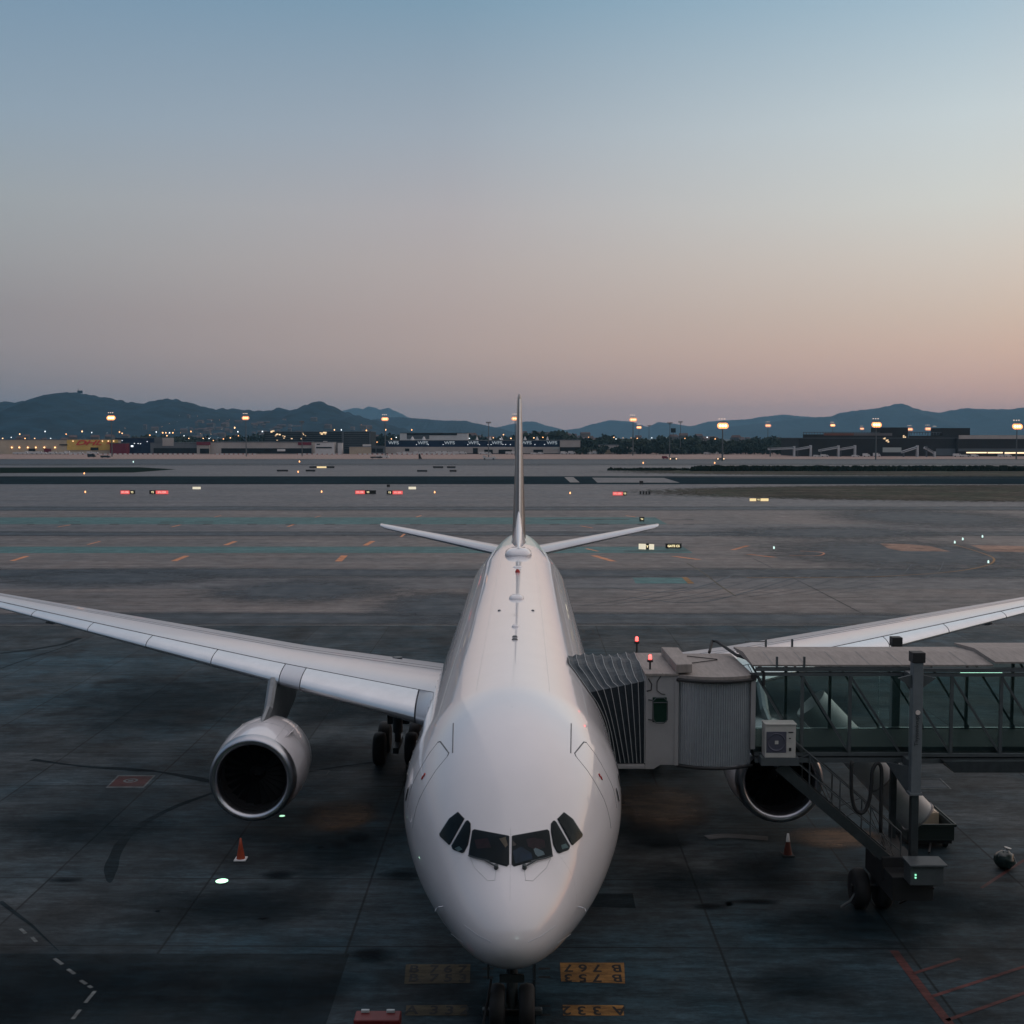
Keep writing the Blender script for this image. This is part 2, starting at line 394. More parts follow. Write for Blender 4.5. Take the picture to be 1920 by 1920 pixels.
for side in (-1, 1):
    us = [1.8,3,4.5,6,7.5,8.6,9.6,11,13,15,18,21,24,26.5,28.6,29.4]
    sp = .165
    m = MB(); m.loft([foil(u, le(u), te(u), zle(u), zte(u), th(u), side, 16, sp-.012, 1) for u in us])
    w = m.build('wing', wingp, air, world=False, smooth=True); smooth_angle(w, 35)
    brk = [3.6, 8.2, 9.1, 12.2, 15.4, 18.5, 21.7, 25, 28.6]
    for i in range(len(brk)-1):
        a, b_ = brk[i]+.02, brk[i+1]-.02
        q = MB(); q.loft([foil(a+(b_-a)*k/4, le(a+(b_-a)*k/4), te(a+(b_-a)*k/4), zle(a+(b_-a)*k/4), zte(a+(b_-a)*k/4), th(a+(b_-a)*k/4)*1.02, side, 14, 0, sp-.016) for k in range(5)])
        o = q.build('slat' if i != 1 else 'leading_edge', slatp if i != 1 else wingp, w, world=False, smooth=True); smooth_angle(o, 50)
    # root leading edge and belly fairing
    q = MB(); q.loft([foil(u, le(u), te(u), zle(u), zte(u), th(u)*1.02, side, 14, 0, sp-.013) for u in (1.8, 2.6, 3.56)]); q.build('wing_root', wingp, w, world=False, smooth=True)
    # spoiler and flap lines
    q = MB()
    top = lambda u, cf, o=.002: Vector((side*u, le(u)+(te(u)-le(u))*cf, zle(u)+(zte(u)-zle(u))*cf+th(u)*5*(.2969*math.sqrt(cf)-.126*cf-.3516*cf*cf+.2843*cf**3-.1015*cf**4)*(te(u)-le(u))*.95+o))
    q.path([top(u, sp-.012, .006) for u in us[1:-1]], .022, 4); q.build('slat_seam', linem, w, world=False)
    q = MB()
    for cf in (.70, .60):
        q.path([Vector((side*u, le(u)+(te(u)-le(u))*cf, zle(u)+(zte(u)-zle(u))*cf+th(u)*5*(.2969*math.sqrt(cf)-.126*cf-.3516*cf*cf+.2843*cf**3-.1015*cf**4)*(te(u)-le(u))*.95+.001)) for u in us[1:-1]], .012, 4)
    q.build('flap_seam', linem, w, world=False)
    for u in (6.2, 11.5, 16.5, 21.5):       # flap track fairings
        q = MB(); yy = te(u); zz = zte(u)-.35
        rr = [(-3.2,.02),(-2.4,.2),(-1,.3),(.2,.26),(1.0,.02)]
        q.loft([[Vector((side*u+r*.6*math.sin(a), yy+s_, zz+r*math.cos(a))) for a in [2*math.pi*k/12 for k in range(12)]] for s_, r in rr]); q.build('flap_fairing', wingp, w, world=False, smooth=True)
    q = MB()                                 # winglet
    q.loft([foil(29.4, le(29.4), te(29.4), zle(29.4), zte(29.4), .1, side, 8, 0, 1), [p+Vector((side*.9, 1.3, 1.5)) if True else p for p in foil(29.4, le(29.4)+.3, te(29.4)-.5, zle(29.4), zte(29.4), .08, side, 8, 0, 1)]]); q.build('winglet', wingp, w, world=False)
    # tailplane
    q = MB(); q.loft([foil(u, 54.2+(u-1.4)*.70, 60.3+(u-1.4)*.32, 7.0+(u-1.4)*.155, 7.0+(u-1.4)*.155-.05, .11, side, 16) for u in (.6,1.4,3,5,7,8.6,9.2)]+[foil(9.55, 60.3, 62.6, 8.28, 8.25, .08, side, 16), foil(9.7, 61.3, 62.6, 8.33, 8.3, .04, side, 16)])
    t_ = q.build('tailplane', wingp, air, world=False, smooth=True); smooth_angle(t_, 60)
    # engine
    ex, ey, ez = side*9.36, 19.7, 2.27
    M = Matrix.Translation((ex, ey, ez)) @ Matrix.Rotation(R(-90), 4, 'X') @ Matrix.Rotation(R(0), 4, 'Y')
    E = MB(); E.lathe([(.42,1.55),(.8,1.60),(1.5,1.66),(2.4,1.66),(3.3,1.55),(4.2,1.33),(4.7,1.16),(4.68,1.08),(3.9,1.1)], M, 64)
    nac = E.build('engine_nacelle', white, air, world=False, smooth=True)
    E = MB(); E.lathe([(.42,1.552),(.2,1.53),(.06,1.48),(0,1.41),(.03,1.31),(.14,1.23),(.4,1.19)], M, 64); E.build('intake_lip', chrome, nac, world=False, smooth=True)
    E = MB(); E.lathe([(.4,1.19),(.7,1.2),(1.3,1.24),(1.36,.3)], M, 64); E.build('intake', inlet, nac, world=False, smooth=True)
    E = MB()
    for k in range(24):
        a = 2*math.pi*k/24; A = Matrix.Translation((ex, ey+1.1, ez)) @ Matrix.Rotation(a, 4, 'Y')
        E.add([A @ Vector(p) for p in ((.25,-.02,-.06),(.25,.1,.06),(1.2,.12,.10),(1.2,-.06,-.14))], [(0,1,2,3)])
    E.lathe([(.72,.02),(.8,.1),(.98,.24),(1.15,.3)], M, 24); E.build('fan', fanm, nac, world=False)
    E = MB()
    for tt, rr_ in ((1.75,1.664),(3.35,1.545)): E.path([M @ Vector((rr_*math.cos(q), rr_*math.sin(q), tt)) for q in [2*math.pi*k/48 for k in range(49)]], .008, 4)
    for q in (R(-60), R(-120)): E.path([M @ Vector(((r_+.002)*math.cos(q), (r_+.002)*math.sin(q), a_)) for a_, r_ in ((.45,1.553),(.8,1.60),(1.5,1.66),(2.4,1.66),(3.3,1.55))], .007, 4)
    E.build('nacelle_seam', seamm, nac, world=False)
    E = MB(); E.lathe([(3.9,1.0),(5.0,.85),(5.9,.5),(5.95,.42),(5.2,.3),(6.6,.05)], M, 32); E.build('exhaust', darkmetal, nac, world=False, smooth=True)
    # pylon
    E = MB(); rings = []
    for t, hw, zl, zh in ((1.5,.04,3.6,3.86),(2.1,.13,3.5,3.98),(3.0,.16,3.4,4.25),(3.9,.18,3.3,zle(9.2)+.12),(5.2,.19,3.1,zle(9.2)+.0),(7.5,.18,3.6,4.9),(9.5,.05,4.6,4.85)):
        rings.append([Vector((ex+a*hw, ey+t, z)) for a, z in ((-1,zl),(1,zl),(1,zh-.12),(.4,zh),(-.4,zh),(-1,zh-.12))])
    E.loft(rings); o = E.build('pylon', pylonm, air, world=False); 
    b = MB(); b.add([(ex-side*.95, ey+.95, ez+1.26),(ex-side*1.0, ey+2.0, ez+1.18),(ex-side*1.28, ey+2.05, ez+1.5),(ex-side*1.18, ey+1.5, ez+1.42),(ex-side*.97, ey+.95, ez+1.18),(ex-side*1.02, ey+2.0, ez+1.16),(ex-side*1.3, ey+2.05, ez+1.48),(ex-side*1.2, ey+1.5, ez+1.4)], [(0,1,2,3),(7,6,5,4),(0,4,5,1),(1,5,6,2),(2,6,7,3),(3,7,4,0)])
    b.build('nacelle_strake', white, nac, world=False)
    # main gear
    gx, gy = side*5.34, 31.0
    E = MB(); E.tube((gx, gy, 4.6), (gx, gy, 1.2), .22, 12); E.tube((gx, gy, 1.5), (gx, gy, .72), .15, 12)
    E.bar((gx, gy-1.05, .62), (gx, gy+1.05, .72), .24, .26); E.tube((gx-side*1.8, gy-.3, 4.1), (gx, gy, 1.9), .1, 8)
    E.box(gx-.5, gx+.5, gy+.25, gy+.3, 1.5, 4.0)
    g = E.build('main_gear', darkmetal, air, world=False)
    for dy in (-1.0, 1.0):
        for dx in (-.7, .7):
            E = MB(); E.lathe([(-.24,.35),(-.27,.55),(-.22,.68),(-.08,.72),(.08,.72),(.22,.68),(.27,.55),(.24,.35)], Matrix.Translation((gx+dx, gy+dy, .72)) @ Matrix.Rotation(R(90), 4, 'Y'), 28, True); E.build('tyre', black, g, world=False, smooth=True)
# fin
def finsec(z, l, t, thk):
    ch = t-l; pts = []
    for k in range(13):
        c = (1-math.cos(math.pi*k/12))/2; pts.append(Vector((thk*5*(.2969*math.sqrt(c)-.126*c-.3516*c*c+.2843*c**3-.1015*c**4)*ch, l+ch*c, z)))
    return pts+[Vector((-p.x, p.y, p.z)) for p in pts[::-1][1:-1]]
fin_dark = 1
b = MB(); b.loft([finsec(7.2, 51.9, 61.2, .10), finsec(9.5, 54.0, 61.7, .10), finsec(12, 56.2, 62.4, .097), finsec(15, 58.7, 63.2, .095), finsec(17.0, 60.5, 63.8, .09), finsec(17.35, 61.1, 63.8, .07)])
fin = b.build('fin', taupe, air, world=False, smooth=True); smooth_angle(fin, 60)
b = MB()                                     # metal edge on the right half only, painting in its lit side
rings = []
for z, l in ((9.4,53.9),(12,56.2),(15,58.7),(17.0,60.5)):
    rings.append([Vector((x+.004, l+dy-.02, z)) for x, dy in ((.0,-.012),(.03,-.004),(.06,.015),(.085,.05),(.10,.10))])
b.loft(rings, closed=False, cap=False); b.build('fin_lit_leading_edge', finle, fin, world=False, smooth=True)
b = MB(); rings = []
for s, z, w_ in ((46.6,7.86,.02),(48,8.1,.18),(50,8.45,.3),(52,8.95,.36),(54,9.6,.3),(54.8,10.0,.05)):
    z0 = 7.5
    rings.append([Vector((w_*a, s, z0+(z-z0)*q)) for a, q in ((-1.8,0),(-1.1,.35),(-.6,.8),(-.2,.98),(0,1),(.2,.98),(.6,.8),(1.1,.35),(1.8,0))])
b.loft(rings, closed=False, cap=False); b.build('dorsal_fin', white, air, world=False, smooth=True)
# nose gear
E = MB(); E.tube((0, 6.7, 3.0), (0, 6.5, .5), .14, 14); E.tube((0, 6.8, 2.6), (0, 6.9, 1.4), .2, 14); E.tube((-.5, 6.5, .55), (.5, 6.5, .55), .09, 10)
E.tube((0, 5.2, 2.6), (0, 6.45, 1.3), .06, 8); E.box(-.3, .3, 6.2, 6.26, 1.25, 1.45)
ng = E.build('nose_gear', darkmetal, air, world=False)
for dx in (-.36, .36):
    E = MB(); E.lathe([(-.17,.3),(-.19,.42),(-.15,.5),(0,.53),(.15,.5),(.19,.42),(.17,.3)], Matrix.Translation((dx, 6.5, .53)) @ Matrix.Rotation(R(90), 4, 'Y'), 28, True); E.build('tyre', black, ng, world=False, smooth=True)
for dx in (-.55, .55):
    E = MB(); E.box(dx-.02, dx+.02, 5.4, 7.6, 1.7, 2.55); E.build('gear_door', darkmetal, air, world=False)
# belly fairing
E = MB(); rings = []
for s, w_, z in ((17.5,.6,2.4),(19.5,2.3,2.15),(22,3.1,1.95),(28,3.3,1.85),(33,3.1,1.95),(36,2.0,2.2),(38,.6,2.4)):
    rings.append([Vector((w_*math.sin(a), s, 3.4-(3.4-z)*math.cos(a) if math.cos(a) > 0 else 3.4-1.0*math.cos(a))) for a in [2*math.pi*k/24 for k in range(24)]])
E.loft(rings); E.build('belly_fairing', wingp, air, world=False, smooth=True)
# ------------------------------------------------------------------ BOARDING BRIDGE
DF, DB = 35.0, 38.0
cabm = mat('bridge_panel', (.26,.25,.25), .5, var=.08, scale=2); roofm = mat('bridge_roof', (.225,.195,.178), .75, var=.2, scale=1.5, stretch=(6,1,1))
drumm = mat('ribbed_steel', (.30,.32,.34), .42, metal=.35, var=.08)
frame = mat('truss_steel', (.075,.085,.09), .5, metal=.2, var=.15); postm = mat('column_steel', (.13,.145,.155), .5, var=.12)
canv = mat('bellows_fabric', (.016,.021,.026), .8, spec=.2, var=.3, scale=5, bump=.3); canvt = mat('bellows_fabric_lit_top', (.045,.055,.062), .8, var=.3, scale=6, bump=.4)  # one fabric; the top copy is lighter to paint in skylight
ribm = mat('bellows_rib', (.30,.31,.31), .5)
tglass = glass('tunnel_glass', (.84,.91,.90,1), ior=1.4); floorm = mat('tunnel_floor', (.03,.032,.033), .7)
redlamp = emit('red_lamp', (1,.06,.05), 5); tubel = emit('fluorescent', (.5,1,.75), 2.2)
fx = P(1716, 1640, 34).x
br = thing('jet_bridge', (fx, 35.5, 0), 'grey glass sided boarding bridge with dark folding canopy docked to the airliner', 'jet bridge')
ZB, ZT = 4.75, 7.38
axis = lambda y: AX0+.00925*(y-DN)
# canopy
xc = P(1209, 1300, DF).x
def hoop(t, ins):
    pts = []
    y0, y1 = DF+ins*.5, DB+.2
    for k in range(8):                       # front upright
        zf = ZT-.52+.34*t; z = ZB+(zf-ZB)*k/7
        xf = axis(y0)+math.sqrt(max(.3, 2.82**2-(z-ZC)**2))+.04
        zl = lambda q: axis(y0)+math.sqrt(max(.3, 2.82**2-(q-ZC)**2))+.04
        xs = zl(ZB)+(zl(ZT-.35)-ZB*0-zl(ZB))*(k/7); wq = max(0, 1-t*2.2)**2
        x = (xf*wq+xs*(1-wq))
        pts.append(Vector((x+(xc-x)*t**.85, y0+.10*(k/7)**2, z-ins*.2)))
    for k in range(1, 12):                   # sagging top
        q = k/11; y = y0+.1+(y1-y0-.1)*q; z = (ZT-.52+.34*t)+(.55-.28*t)*math.sin(min(1, q*1.5)*math.pi/2)-ins*.55*(1+.5*math.cos(q*12))+.035*math.sin(q*12+t*9)
        zz = min(z, ZT)
        xf = axis(y)+math.sqrt(max(.3, 2.82**2-(zz-ZC)**2))+.04
        pts.append(Vector((xf+(xc-xf)*t, y, z)))
    for k in range(1, 5): z = ZT-.1-(ZT-.1-ZB)*k/4; xf = axis(y1)+math.sqrt(max(.3, 2.82**2-(z-ZC)**2))+.04; pts.append(Vector((xf+(xc-xf)*t, y1, z)))
    return pts
N = 9; rr = []
for i in range(N): 
    rr.append(hoop(i/(N-1), 0))
    if i < N-1: rr.append(hoop((i+.5)/(N-1), .07))
b = MB(); b.loft(rr, closed=False, cap=False)
n = len(rr[0])
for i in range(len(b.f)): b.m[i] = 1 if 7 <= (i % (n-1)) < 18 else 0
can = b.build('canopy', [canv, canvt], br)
for i in range(N):
    b = MB(); b.path([p+Vector((0,-.012,.012)) for p in hoop(i/(N-1), 0)], .009, 5); b.build('rib', ribm, can)
b = MB(); b.box(axis(35)+2.9, xc, DF-.12, DB, ZB-.13, ZB-.02); b.box(axis(35)+2.9, xc, DF-.14, DF-.121, ZB-.11, ZB-.04); b.build('canopy_floor', cabm, br)
# cab
x0, x1 = xc+.02, P(1268, 1300, DF).x
b = MB(); b.box(x0, x1, DF, DB+.3, ZB-.02, ZT); b.add([(x0,DF-.03,ZB-.16),(x0+.25,DF-.03,ZB-.16),(x0+.45,DF-.03,ZB-.03),(x1,DF-.03,ZB-.03),(x1,DF-.03,ZB),(x0,DF-.03,ZB)], [(0,1,2,3,4,5)])
b.build('cab', cabm, br, bevel=.02)
b = MB(); b.box(x0-.02, x1+.05, DF-.06, DB+.35, ZT+.003, ZT+.07); 
for k in range(3): b.box(x0+.05+.03*k*2, x0+.07+.03*k*2, DF-.07, DF-.061, ZT-.10, ZT-.02)
b.build('cab_roof', roofm, br, bevel=.01)
# cab window
wx0, wx1 = P(1233,1,DF).x, P(1261,1,DF).x; wz0, wz1 = P(1240,1354,DF).z, P(1240,1307,DF).z
b = MB(); b.box(wx0, wx1, DF-.02, DF+.02, wz0, wz1); w = b.build('cab_window', mat('green_glass', (.01,.03,.02), .08), br, bevel=.05)
b = MB(); pl = [(wx0+.02,wz0+.1),(wx0+.1,wz0),(wx1-.1,wz0),(wx1,wz0+.1),(wx1,wz1-.1),(wx1-.1,wz1),(wx0+.1,wz1),(wx0,wz1-.1),(wx0+.02,wz0+.1)]
b.path([(x, DF-.12, z) for x, z in pl], .018, 6); b.path([(wx0,DF-.12,wz1-.14),(wx1,DF-.12,wz1-.14)], .015, 6)
for z in (wz0+.08, wz1-.08): b.path([(wx0-.12,DF-.01,z),(wx0+.02,DF-.12,z)], .02, 6)
b.build('window_guard', darkmetal, w)
b = MB(); b.path([P(1243,1262,DF-.02),P(1232,1278,DF-.02),P(1232,1295,DF-.02),P(1240,1301,DF-.02),P(1247,1302,DF-.02)], .012, 5); b.path([P(1215,1272,DF-.05),P(1222,1283,DF-.08),P(1221,1294,DF-.08),P(1213,1296,DF-.02)], .02, 5); b.build('cable', black, br)
# roof fairing box
def quadbox(name, px4, z0, z1, m, D=None):
    pts = [G(px, py, z1) for px, py in px4]; b = MB(); b.prism([(p.x, p.y) for p in pts], z0, z1); return b.build(name, m, br, bevel=.02)
quadbox('roof_housing', [(1240,1213),(1272,1214),(1298,1245),(1268,1246)], ZT+.08, ZT+.34, roofm)
# narrow frame between cab and drum
b = MB(); b.box(x1+.01, P(1277,1,DF).x, DF+.25, DB, ZB-.05, ZT-.05); b.build('cab_joint', darkmetal, br)
b = MB(); b.box(P(1276,1,DF).x, P(1284,1,DF).x, DF-.02, DF+.4, ZB-.05, ZT-.02); b.build('joint_post', cabm, br)
# rotating drum
dx0, dx1 = P(1285,1,DF).x, P(1425,1,DF).x; cx = (dx0+dx1)/2; RD = 1.75; cy = DF+RD-.25
b = MB(); pts = []
a0 = math.asin((cx-dx0)/RD)
nn = 132
for k in range(nn+1):
    a = -a0+2*a0*k/nn; rr_ = RD+(.03 if (k//2) % 2 else 0); pts.append((cx+rr_*math.sin(a), cy-rr_*math.cos(a)))
poly = pts+[(dx1, DB+.2), (dx0, DB+.2)]
b.prism(poly, ZB-.02, ZT-.1); b.build('rotunda_drum', drumm, br)
b = MB(); po = [(cx+(RD+.1)*math.sin(-a0+2*a0*k/20), cy-(RD+.1)*math.cos(-a0+2*a0*k/20)) for k in range(21)]
b.prism(po+[(dx1+.02, DB+.5), (dx0-.15, DB+.5)], ZT-.09, ZT+.02); b.build('drum_roof', roofm, br)
b = MB(); b.path([(x, y-.02, ZT-.12) for x, y in po], .06, 6); b.path([(x, y+.03, ZB-.07) for x, y in po], .05, 6); b.build('drum_seal', black, br)
ht = lambda px, py: G(px, py, ZT+.05)
b = MB(); b.path([ht(1330,1223),ht(1335,1216)+Vector((0,0,.25)),ht(1345,1219)+Vector((0,0,.28)),ht(1380,1235)+Vector((0,0,.12)),ht(1420,1248)+Vector((0,0,.1)),P(1432,1262,DF-.05),P(1432,1285,DF-.05)], .05, 7)
b.path([ht(1288,1230),ht(1345,1236)],.015,5); b.path([ht(1298,1243),ht(1345,1237)],.015,5); b.build('roof_cable', black, br)
b = MB(); b.box(P(1424,1,DF).x, P(1433,1,DF).x, DF-.05, DF+.1, P(1,1404,DF).z, P(1,1275,DF).z); b.build('end_post', cabm, br)
b = MB(); b.box(P(1424,1,DF).x, P(1434,1,DF).x, DF-.08, DF+.2, P(1,1275,DF).z, ZT+.05); b.build('end_seal', black, br)
# tunnel
tx0, xm, tx1 = P(1433,1,DF).x, P(1733,1,DF).x, 27.0
zt, zb = P(1700,1262,DF).z, P(1700,1421,DF).z
tl = MB()
for y in (DF, DB):
    for x0_, x1_ in ((tx0, xm), (xm, tx1)):
        d = 0 if x0_ == tx0 else -.10 if y == DF else .1
        tl.bar((x0_, y+d, zt+.12), (x1_, y+d, zt+.12), .14, .10); tl.bar((x0_, y+d, zt-.03), (x1_, y+d, zt-.03), .12, .09)
        tl.bar((x0_, y+d, zb+.12), (x1_, y+d, zb+.12), .12, .09); tl.bar((x0_, y+d, zb-.05), (x1_, y+d, zb-.05), .16, .14)
tl.build('chord_beam', frame, br)
fp = [1524, 1617, 1812, 1908, 2005, 2100]
for px in fp:
    x = P(px,1,DF).x; d = -.1 if px > 1740 else 0
    b = MB(); b.box(x-.045, x+.045, DF+d-.04, DF+d+.04, zb+.17, zt-.08); b.build('upright', frame, br)
    b = MB(); b.box(x-.045+.2, x+.045+.2, DB-d-.04, DB-d+.04, zb+.17, zt-.08); b.build('upright', frame, br)
for k, (xa, xb) in enumerate([(1435,1524),(1524,1617),(1617,1716),(1716,1812),(1812,1908),(1908,2005),(2005,2100)]):
    d = -.1 if xa > 1700 else 0
    for y in (DF+d, DB-d):
        o_ = 0 if y < 36 else .3
        b = MB(); b.bar((P(xa,1,DF).x+o_, y+.03, zt-.08), (P(xb,1,DF).x+o_, y+.03, zb+.17), .07, .06); b.build('brace', frame, br)
for y, x0_, x1_ in ((DF+.08,tx0,xm),(DF-.02,xm,tx1),(DB-.08,tx0,xm),(DB+.02,xm,tx1)):
    b = MB(); b.box(x0_, x1_, y, y+.015, zb+.17, zt-.08); b.build('glass_wall', tglass, br)
b = MB(); b.box(tx0, tx1, DF+.12, DB-.12, zb-.02, zb+.16); b.build('floor_deck', floorm, br)
b = MB(); b.box(tx0, tx1, DF+.14, DF+.2, zb+.17, zb+.3); b.build('kick_panel', floorm, br)
rm = MB()
def roof(xa, xb, e, z):
    rm.add([(xa,DF-e,z),(xb,DF-e,z),(xb,(DF+DB)/2,z+.12),(xa,(DF+DB)/2,z+.12),(xa,DB+e,z),(xb,DB+e,z),(xa,DF-e,z-.05),(xb,DF-e,z-.05),(xb,DB+e,z-.05),(xa,DB+e,z-.05)],
      [(0,1,2,3),(3,2,5,4),(6,7,1,0),(9,8,7,6),(4,5,8,9),(0,3,4,9,6),(1,7,8,5,2)])
roof(tx0-.1, P(1868,1,36).x, .02, zt+.25); roof(P(1868,1,36).x, tx1, .14, zt+.36)
rm.build('tunnel_roof', roofm, br)
b = MB()
for k in range(14):
    x = tx0+.5+k*.95
    if x < 14.5: b.add([(x,DF-.02,zt+.256),(x+.02,DF-.02,zt+.256),(x+.02,36.5,zt+.376),(x,36.5,zt+.376)],[(0,1,2,3)])
b.build('roof_seam', linem, br)
for px in (1474, 1527, 1452, 1503):
    back = px in (1452, 1503); y = DB if back else DF-.05; x = P(px,1,y).x
    b = MB(); b.box(x-.03, x+.03, y-.03, y+.03, zt+.15, zt+.5); b.build('rail_stub', frame, br)
b = MB(); b.bar((P(1411,1,DB).x, DB, zt+.42), (P(1452,1,DB).x, DB, zt+.42), .03, .03); b.build('roof_rail', frame, br)
b = MB(); xa = P(1820,1,36).x; b.box(xa, xa+1.25, 35.5, 35.58, zt-.16, zt-.10); b.build('tube_lamp', tubel, br)
# equipment tray under the outer tunnel
xa = P(1800,1,34.6).x
b = MB(); za = P(1800,1426,34.6).z; zc_ = P(1800,1447,34.6).z
b.add([(xa,34.5,za),(tx1,34.5,za),(tx1,34.5,zc_),(xa+.3,34.5,zc_),(xa,37,za),(tx1,37,za),(tx1,37,zc_),(xa+.3,37,zc_)], [(0,1,2,3),(7,6,5,4),(0,4,5,1),(3,2,6,7),(0,3,7,4),(1,5,6,2)])
b.build('cable_tray', darkmetal, br)
# lift columns
def column(px, D, ycap0, ycap1, wpx, yjoint, yend):
    x = P(px, 1400, D).x; s = D/F/math.cos(PITCH)
    z = lambda y: P(px, y, D).z
    w_ = wpx*s/2
    b = MB(); b.box(x-w_, x+w_, D-w_, D+w_, z(yjoint), z(ycap1)); c = b.build('lift_column', postm, br, bevel=.02)
    b = MB(); b.box(x-w_*.72, x+w_*.72, D-w_*.72, D+w_*.72, z(yend), z(yjoint)); b.build('inner_column', darkmetal, c, bevel=.01)
    b = MB(); b.box(x-w_*1.25, x+w_*1.25, D-w_*1.25, D+w_*1.25, z(ycap1), z(ycap0)); b.build('column_cap', black, c, bevel=.015)
    b = MB(); b.box(x-w_*1.25, x+w_*1.25, D-w_*1.2, D+w_*1.2, z(yjoint)-.04, z(yjoint)+.03); b.build('collar', postm, c)
    return c, x, w_
c1, x_, w_ = column(1716, 34.3, 1222, 1241, 19.5, 1486, 1655)
c2, x2_, w2_ = column(1676, 38.6, 1194, 1211, 15.5, 1432, 1570)
text('lettering', 'Thyssenkrupp', .17, mat('lettering_dark', (.03,.035,.04), .6), Matrix.Translation(P(1719, 1368, 34.3-w_-.01)) @ FACE @ Matrix.Rotation(R(90), 4, 'Z'), c1, ext=.003)
b = MB(); b.lathe([(0,.07),(.015,.07)], Matrix.Translation(P(1721,1336,34.3-w_-.004)) @ Matrix.Rotation(R(90), 4, 'X'), 20, True); b.build('column_lamp', mat('pale_disc',(.7,.6,.55),.5), c1)
for sx in (-1, 1):
    b = MB(); b.add([(x_+sx*w_,34.25,zt+.1),(x_+sx*(w_+.4),34.25,zt),(x_+sx*w_,34.25,zt-.3),(x_+sx*w_,34.3,zt+.1),(x_+sx*(w_+.4),34.3,zt),(x_+sx*w_,34.3,zt-.3)], [(0,1,2),(5,4,3),(0,3,4,1),(1,4,5,2)])
    b.build('column_bracket', frame, br)
    b = MB(); b.box(x_-w_*1.1, x_+w_*1.1, 34.4, 34.9, zb-.1+(zt-zb)*(sx > 0)-.05, zb+.1+(zt-zb)*(sx > 0)); b.build('column_clamp', frame, br)
b = MB(); b.add([(x_-w_,34.4,zb-.1),(x_-w_-.5,34.9,zb-.1),(x_-w_,34.4,zb-.9),(x_-w_,34.5,zb-.1),(x_-w_-.5,35,zb-.1),(x_-w_,34.5,zb-.9)], [(0,1,2),(5,4,3),(0,3,4,1),(1,4,5,2)])
b.build('column_bracket', frame, br)
# wheel carriage
b = MB(); b.bar((x_-.1, 34.3, 1.15), (x2_, 38.9, 1.15), .5, .3); b.box(x_-.75, x_+.3, 34.75, 35.4, 1.3, 2.0)
b.box(x_-.7, x_+.5, 33.95, 36.6, 1.0, 1.7); b.box(x_-1.3, x_-.1, 35.9, 36.1, .5, .7); b.bar((x_+.5,33.9,1.4),(x_+.0,35.4,.35),.05,.05)
b.build('carriage', black, br, bevel=.02)
b = MB(); b.box(x_-.45, x_+.62, 33.2, 33.95, 2.26, 2.33); b.box(x_-.4, x_+.55, 33.3, 33.9, 1.70, 2.255); b.build('drive_box', frame, br, bevel=.02)
b = MB(); b.box(x_-.28, x_-.24, 33.26, 33.29, 1.92, 1.96); b.box(x_-.28, x_-.24, 33.26, 33.29, 2.0, 2.04); b.build('status_lamp', emit('green_led', (.3,1,.6), 1.2), br)
for dx in (-1.05, -.35):
    b = MB(); b.lathe([(-.2,.3),(-.22,.5),(-.12,.6),(.12,.6),(.22,.5),(.2,.3)], Matrix.Translation((x_+dx, 36.0, .6)) @ Matrix.Rotation(R(90), 4, 'Y'), 28, True); b.build('wheel', black, br, smooth=True)
b = MB(); b.path([(x_-1.7,35.6,.15),(x_-1.4,35.7,.3),(x_-1.1,35.9,.65)], .04, 6); b.build('wheel_guard', darkmetal, br)
# air conditioner
ax0, ax1 = P(1453,1,34.5).x, P(1513,1,34.5).x; az0, az1 = P(1480,1421,34.5).z, P(1480,1360,34.5).z
acm = mat('unit_casing', (.42,.40,.37), .5, var=.1)
b = MB(); b.box(ax0, ax1, 34.5, 34.95, az0, az1); b.box(ax0-.02, ax1+.02, 34.47, 34.97, az1+.001, az1+.05); u = b.build('air_conditioner', acm, br, bevel=.015)
cxf, czf = P(1475,1,34.5).x, P(1475,1391.5,34.5).z
b = MB(); b.lathe([(0,.26),(.02,.27),(.03,.25),(.005,.22)], Matrix.Translation((cxf, 34.495, czf)) @ Matrix.Rotation(R(90), 4, 'X'), 32, True)
b.box(cxf-.29, cxf+.29, 34.488, 34.497, czf-.31, czf+.31); fan_ = b.build('fan_grille', mat('grille_dark', (.06,.06,.085), .6), u)
b = MB(); b.box(cxf-.05, cxf+.05, 34.45, 34.462, czf-.05, czf+.05); b.build('fan_hub', acm, fan_)
b = MB(); b.box(ax1-.22, ax1-.08, 34.485, 34.499, az1-.22, az1-.19); b.box(ax1-.2, ax1-.15, 34.485, 34.499, az1-.4, az1-.37); b.box(ax1-.2, ax1-.13, 34.485, 34.499, az0+.2, az0+.3); b.build('vent_slot', black, u)
b = MB(); b.box(ax0-.1, ax1+.1, 34.5, 35, zb-.1, az0-.003); b.build('unit_shelf', frame, br)
# cable loop
lp = [(1597,1427),(1596,1460),(1597,1490),(1602,1514),(1612,1524),(1622,1520),(1630,1500),(1634,1470),(1636,1445),(1643,1432),(1650,1434),(1653,1450),(1652,1500),(1651,1575)]
b = MB()
fine = []
for i in range(len(lp)-1):
    for j in range(4):
        q = j/4; p0 = lp[max(i-1,0)]; p1 = lp[i]; p2 = lp[i+1]; p3 = lp[min(i+2,len(lp)-1)]
        f_ = lambda a,b_,c,d: .5*((2*b_)+(-a+c)*q+(2*a-5*b_+4*c-d)*q*q+(-a+3*b_-3*c+d)*q**3)
        fine.append(P(f_(p0[0],p1[0],p2[0],p3[0]), f_(p0[1],p1[1],p2[1],p3[1]), 34.6))
b.path(fine, .055, 8); b.build('cable_loop', black, br, smooth=True)
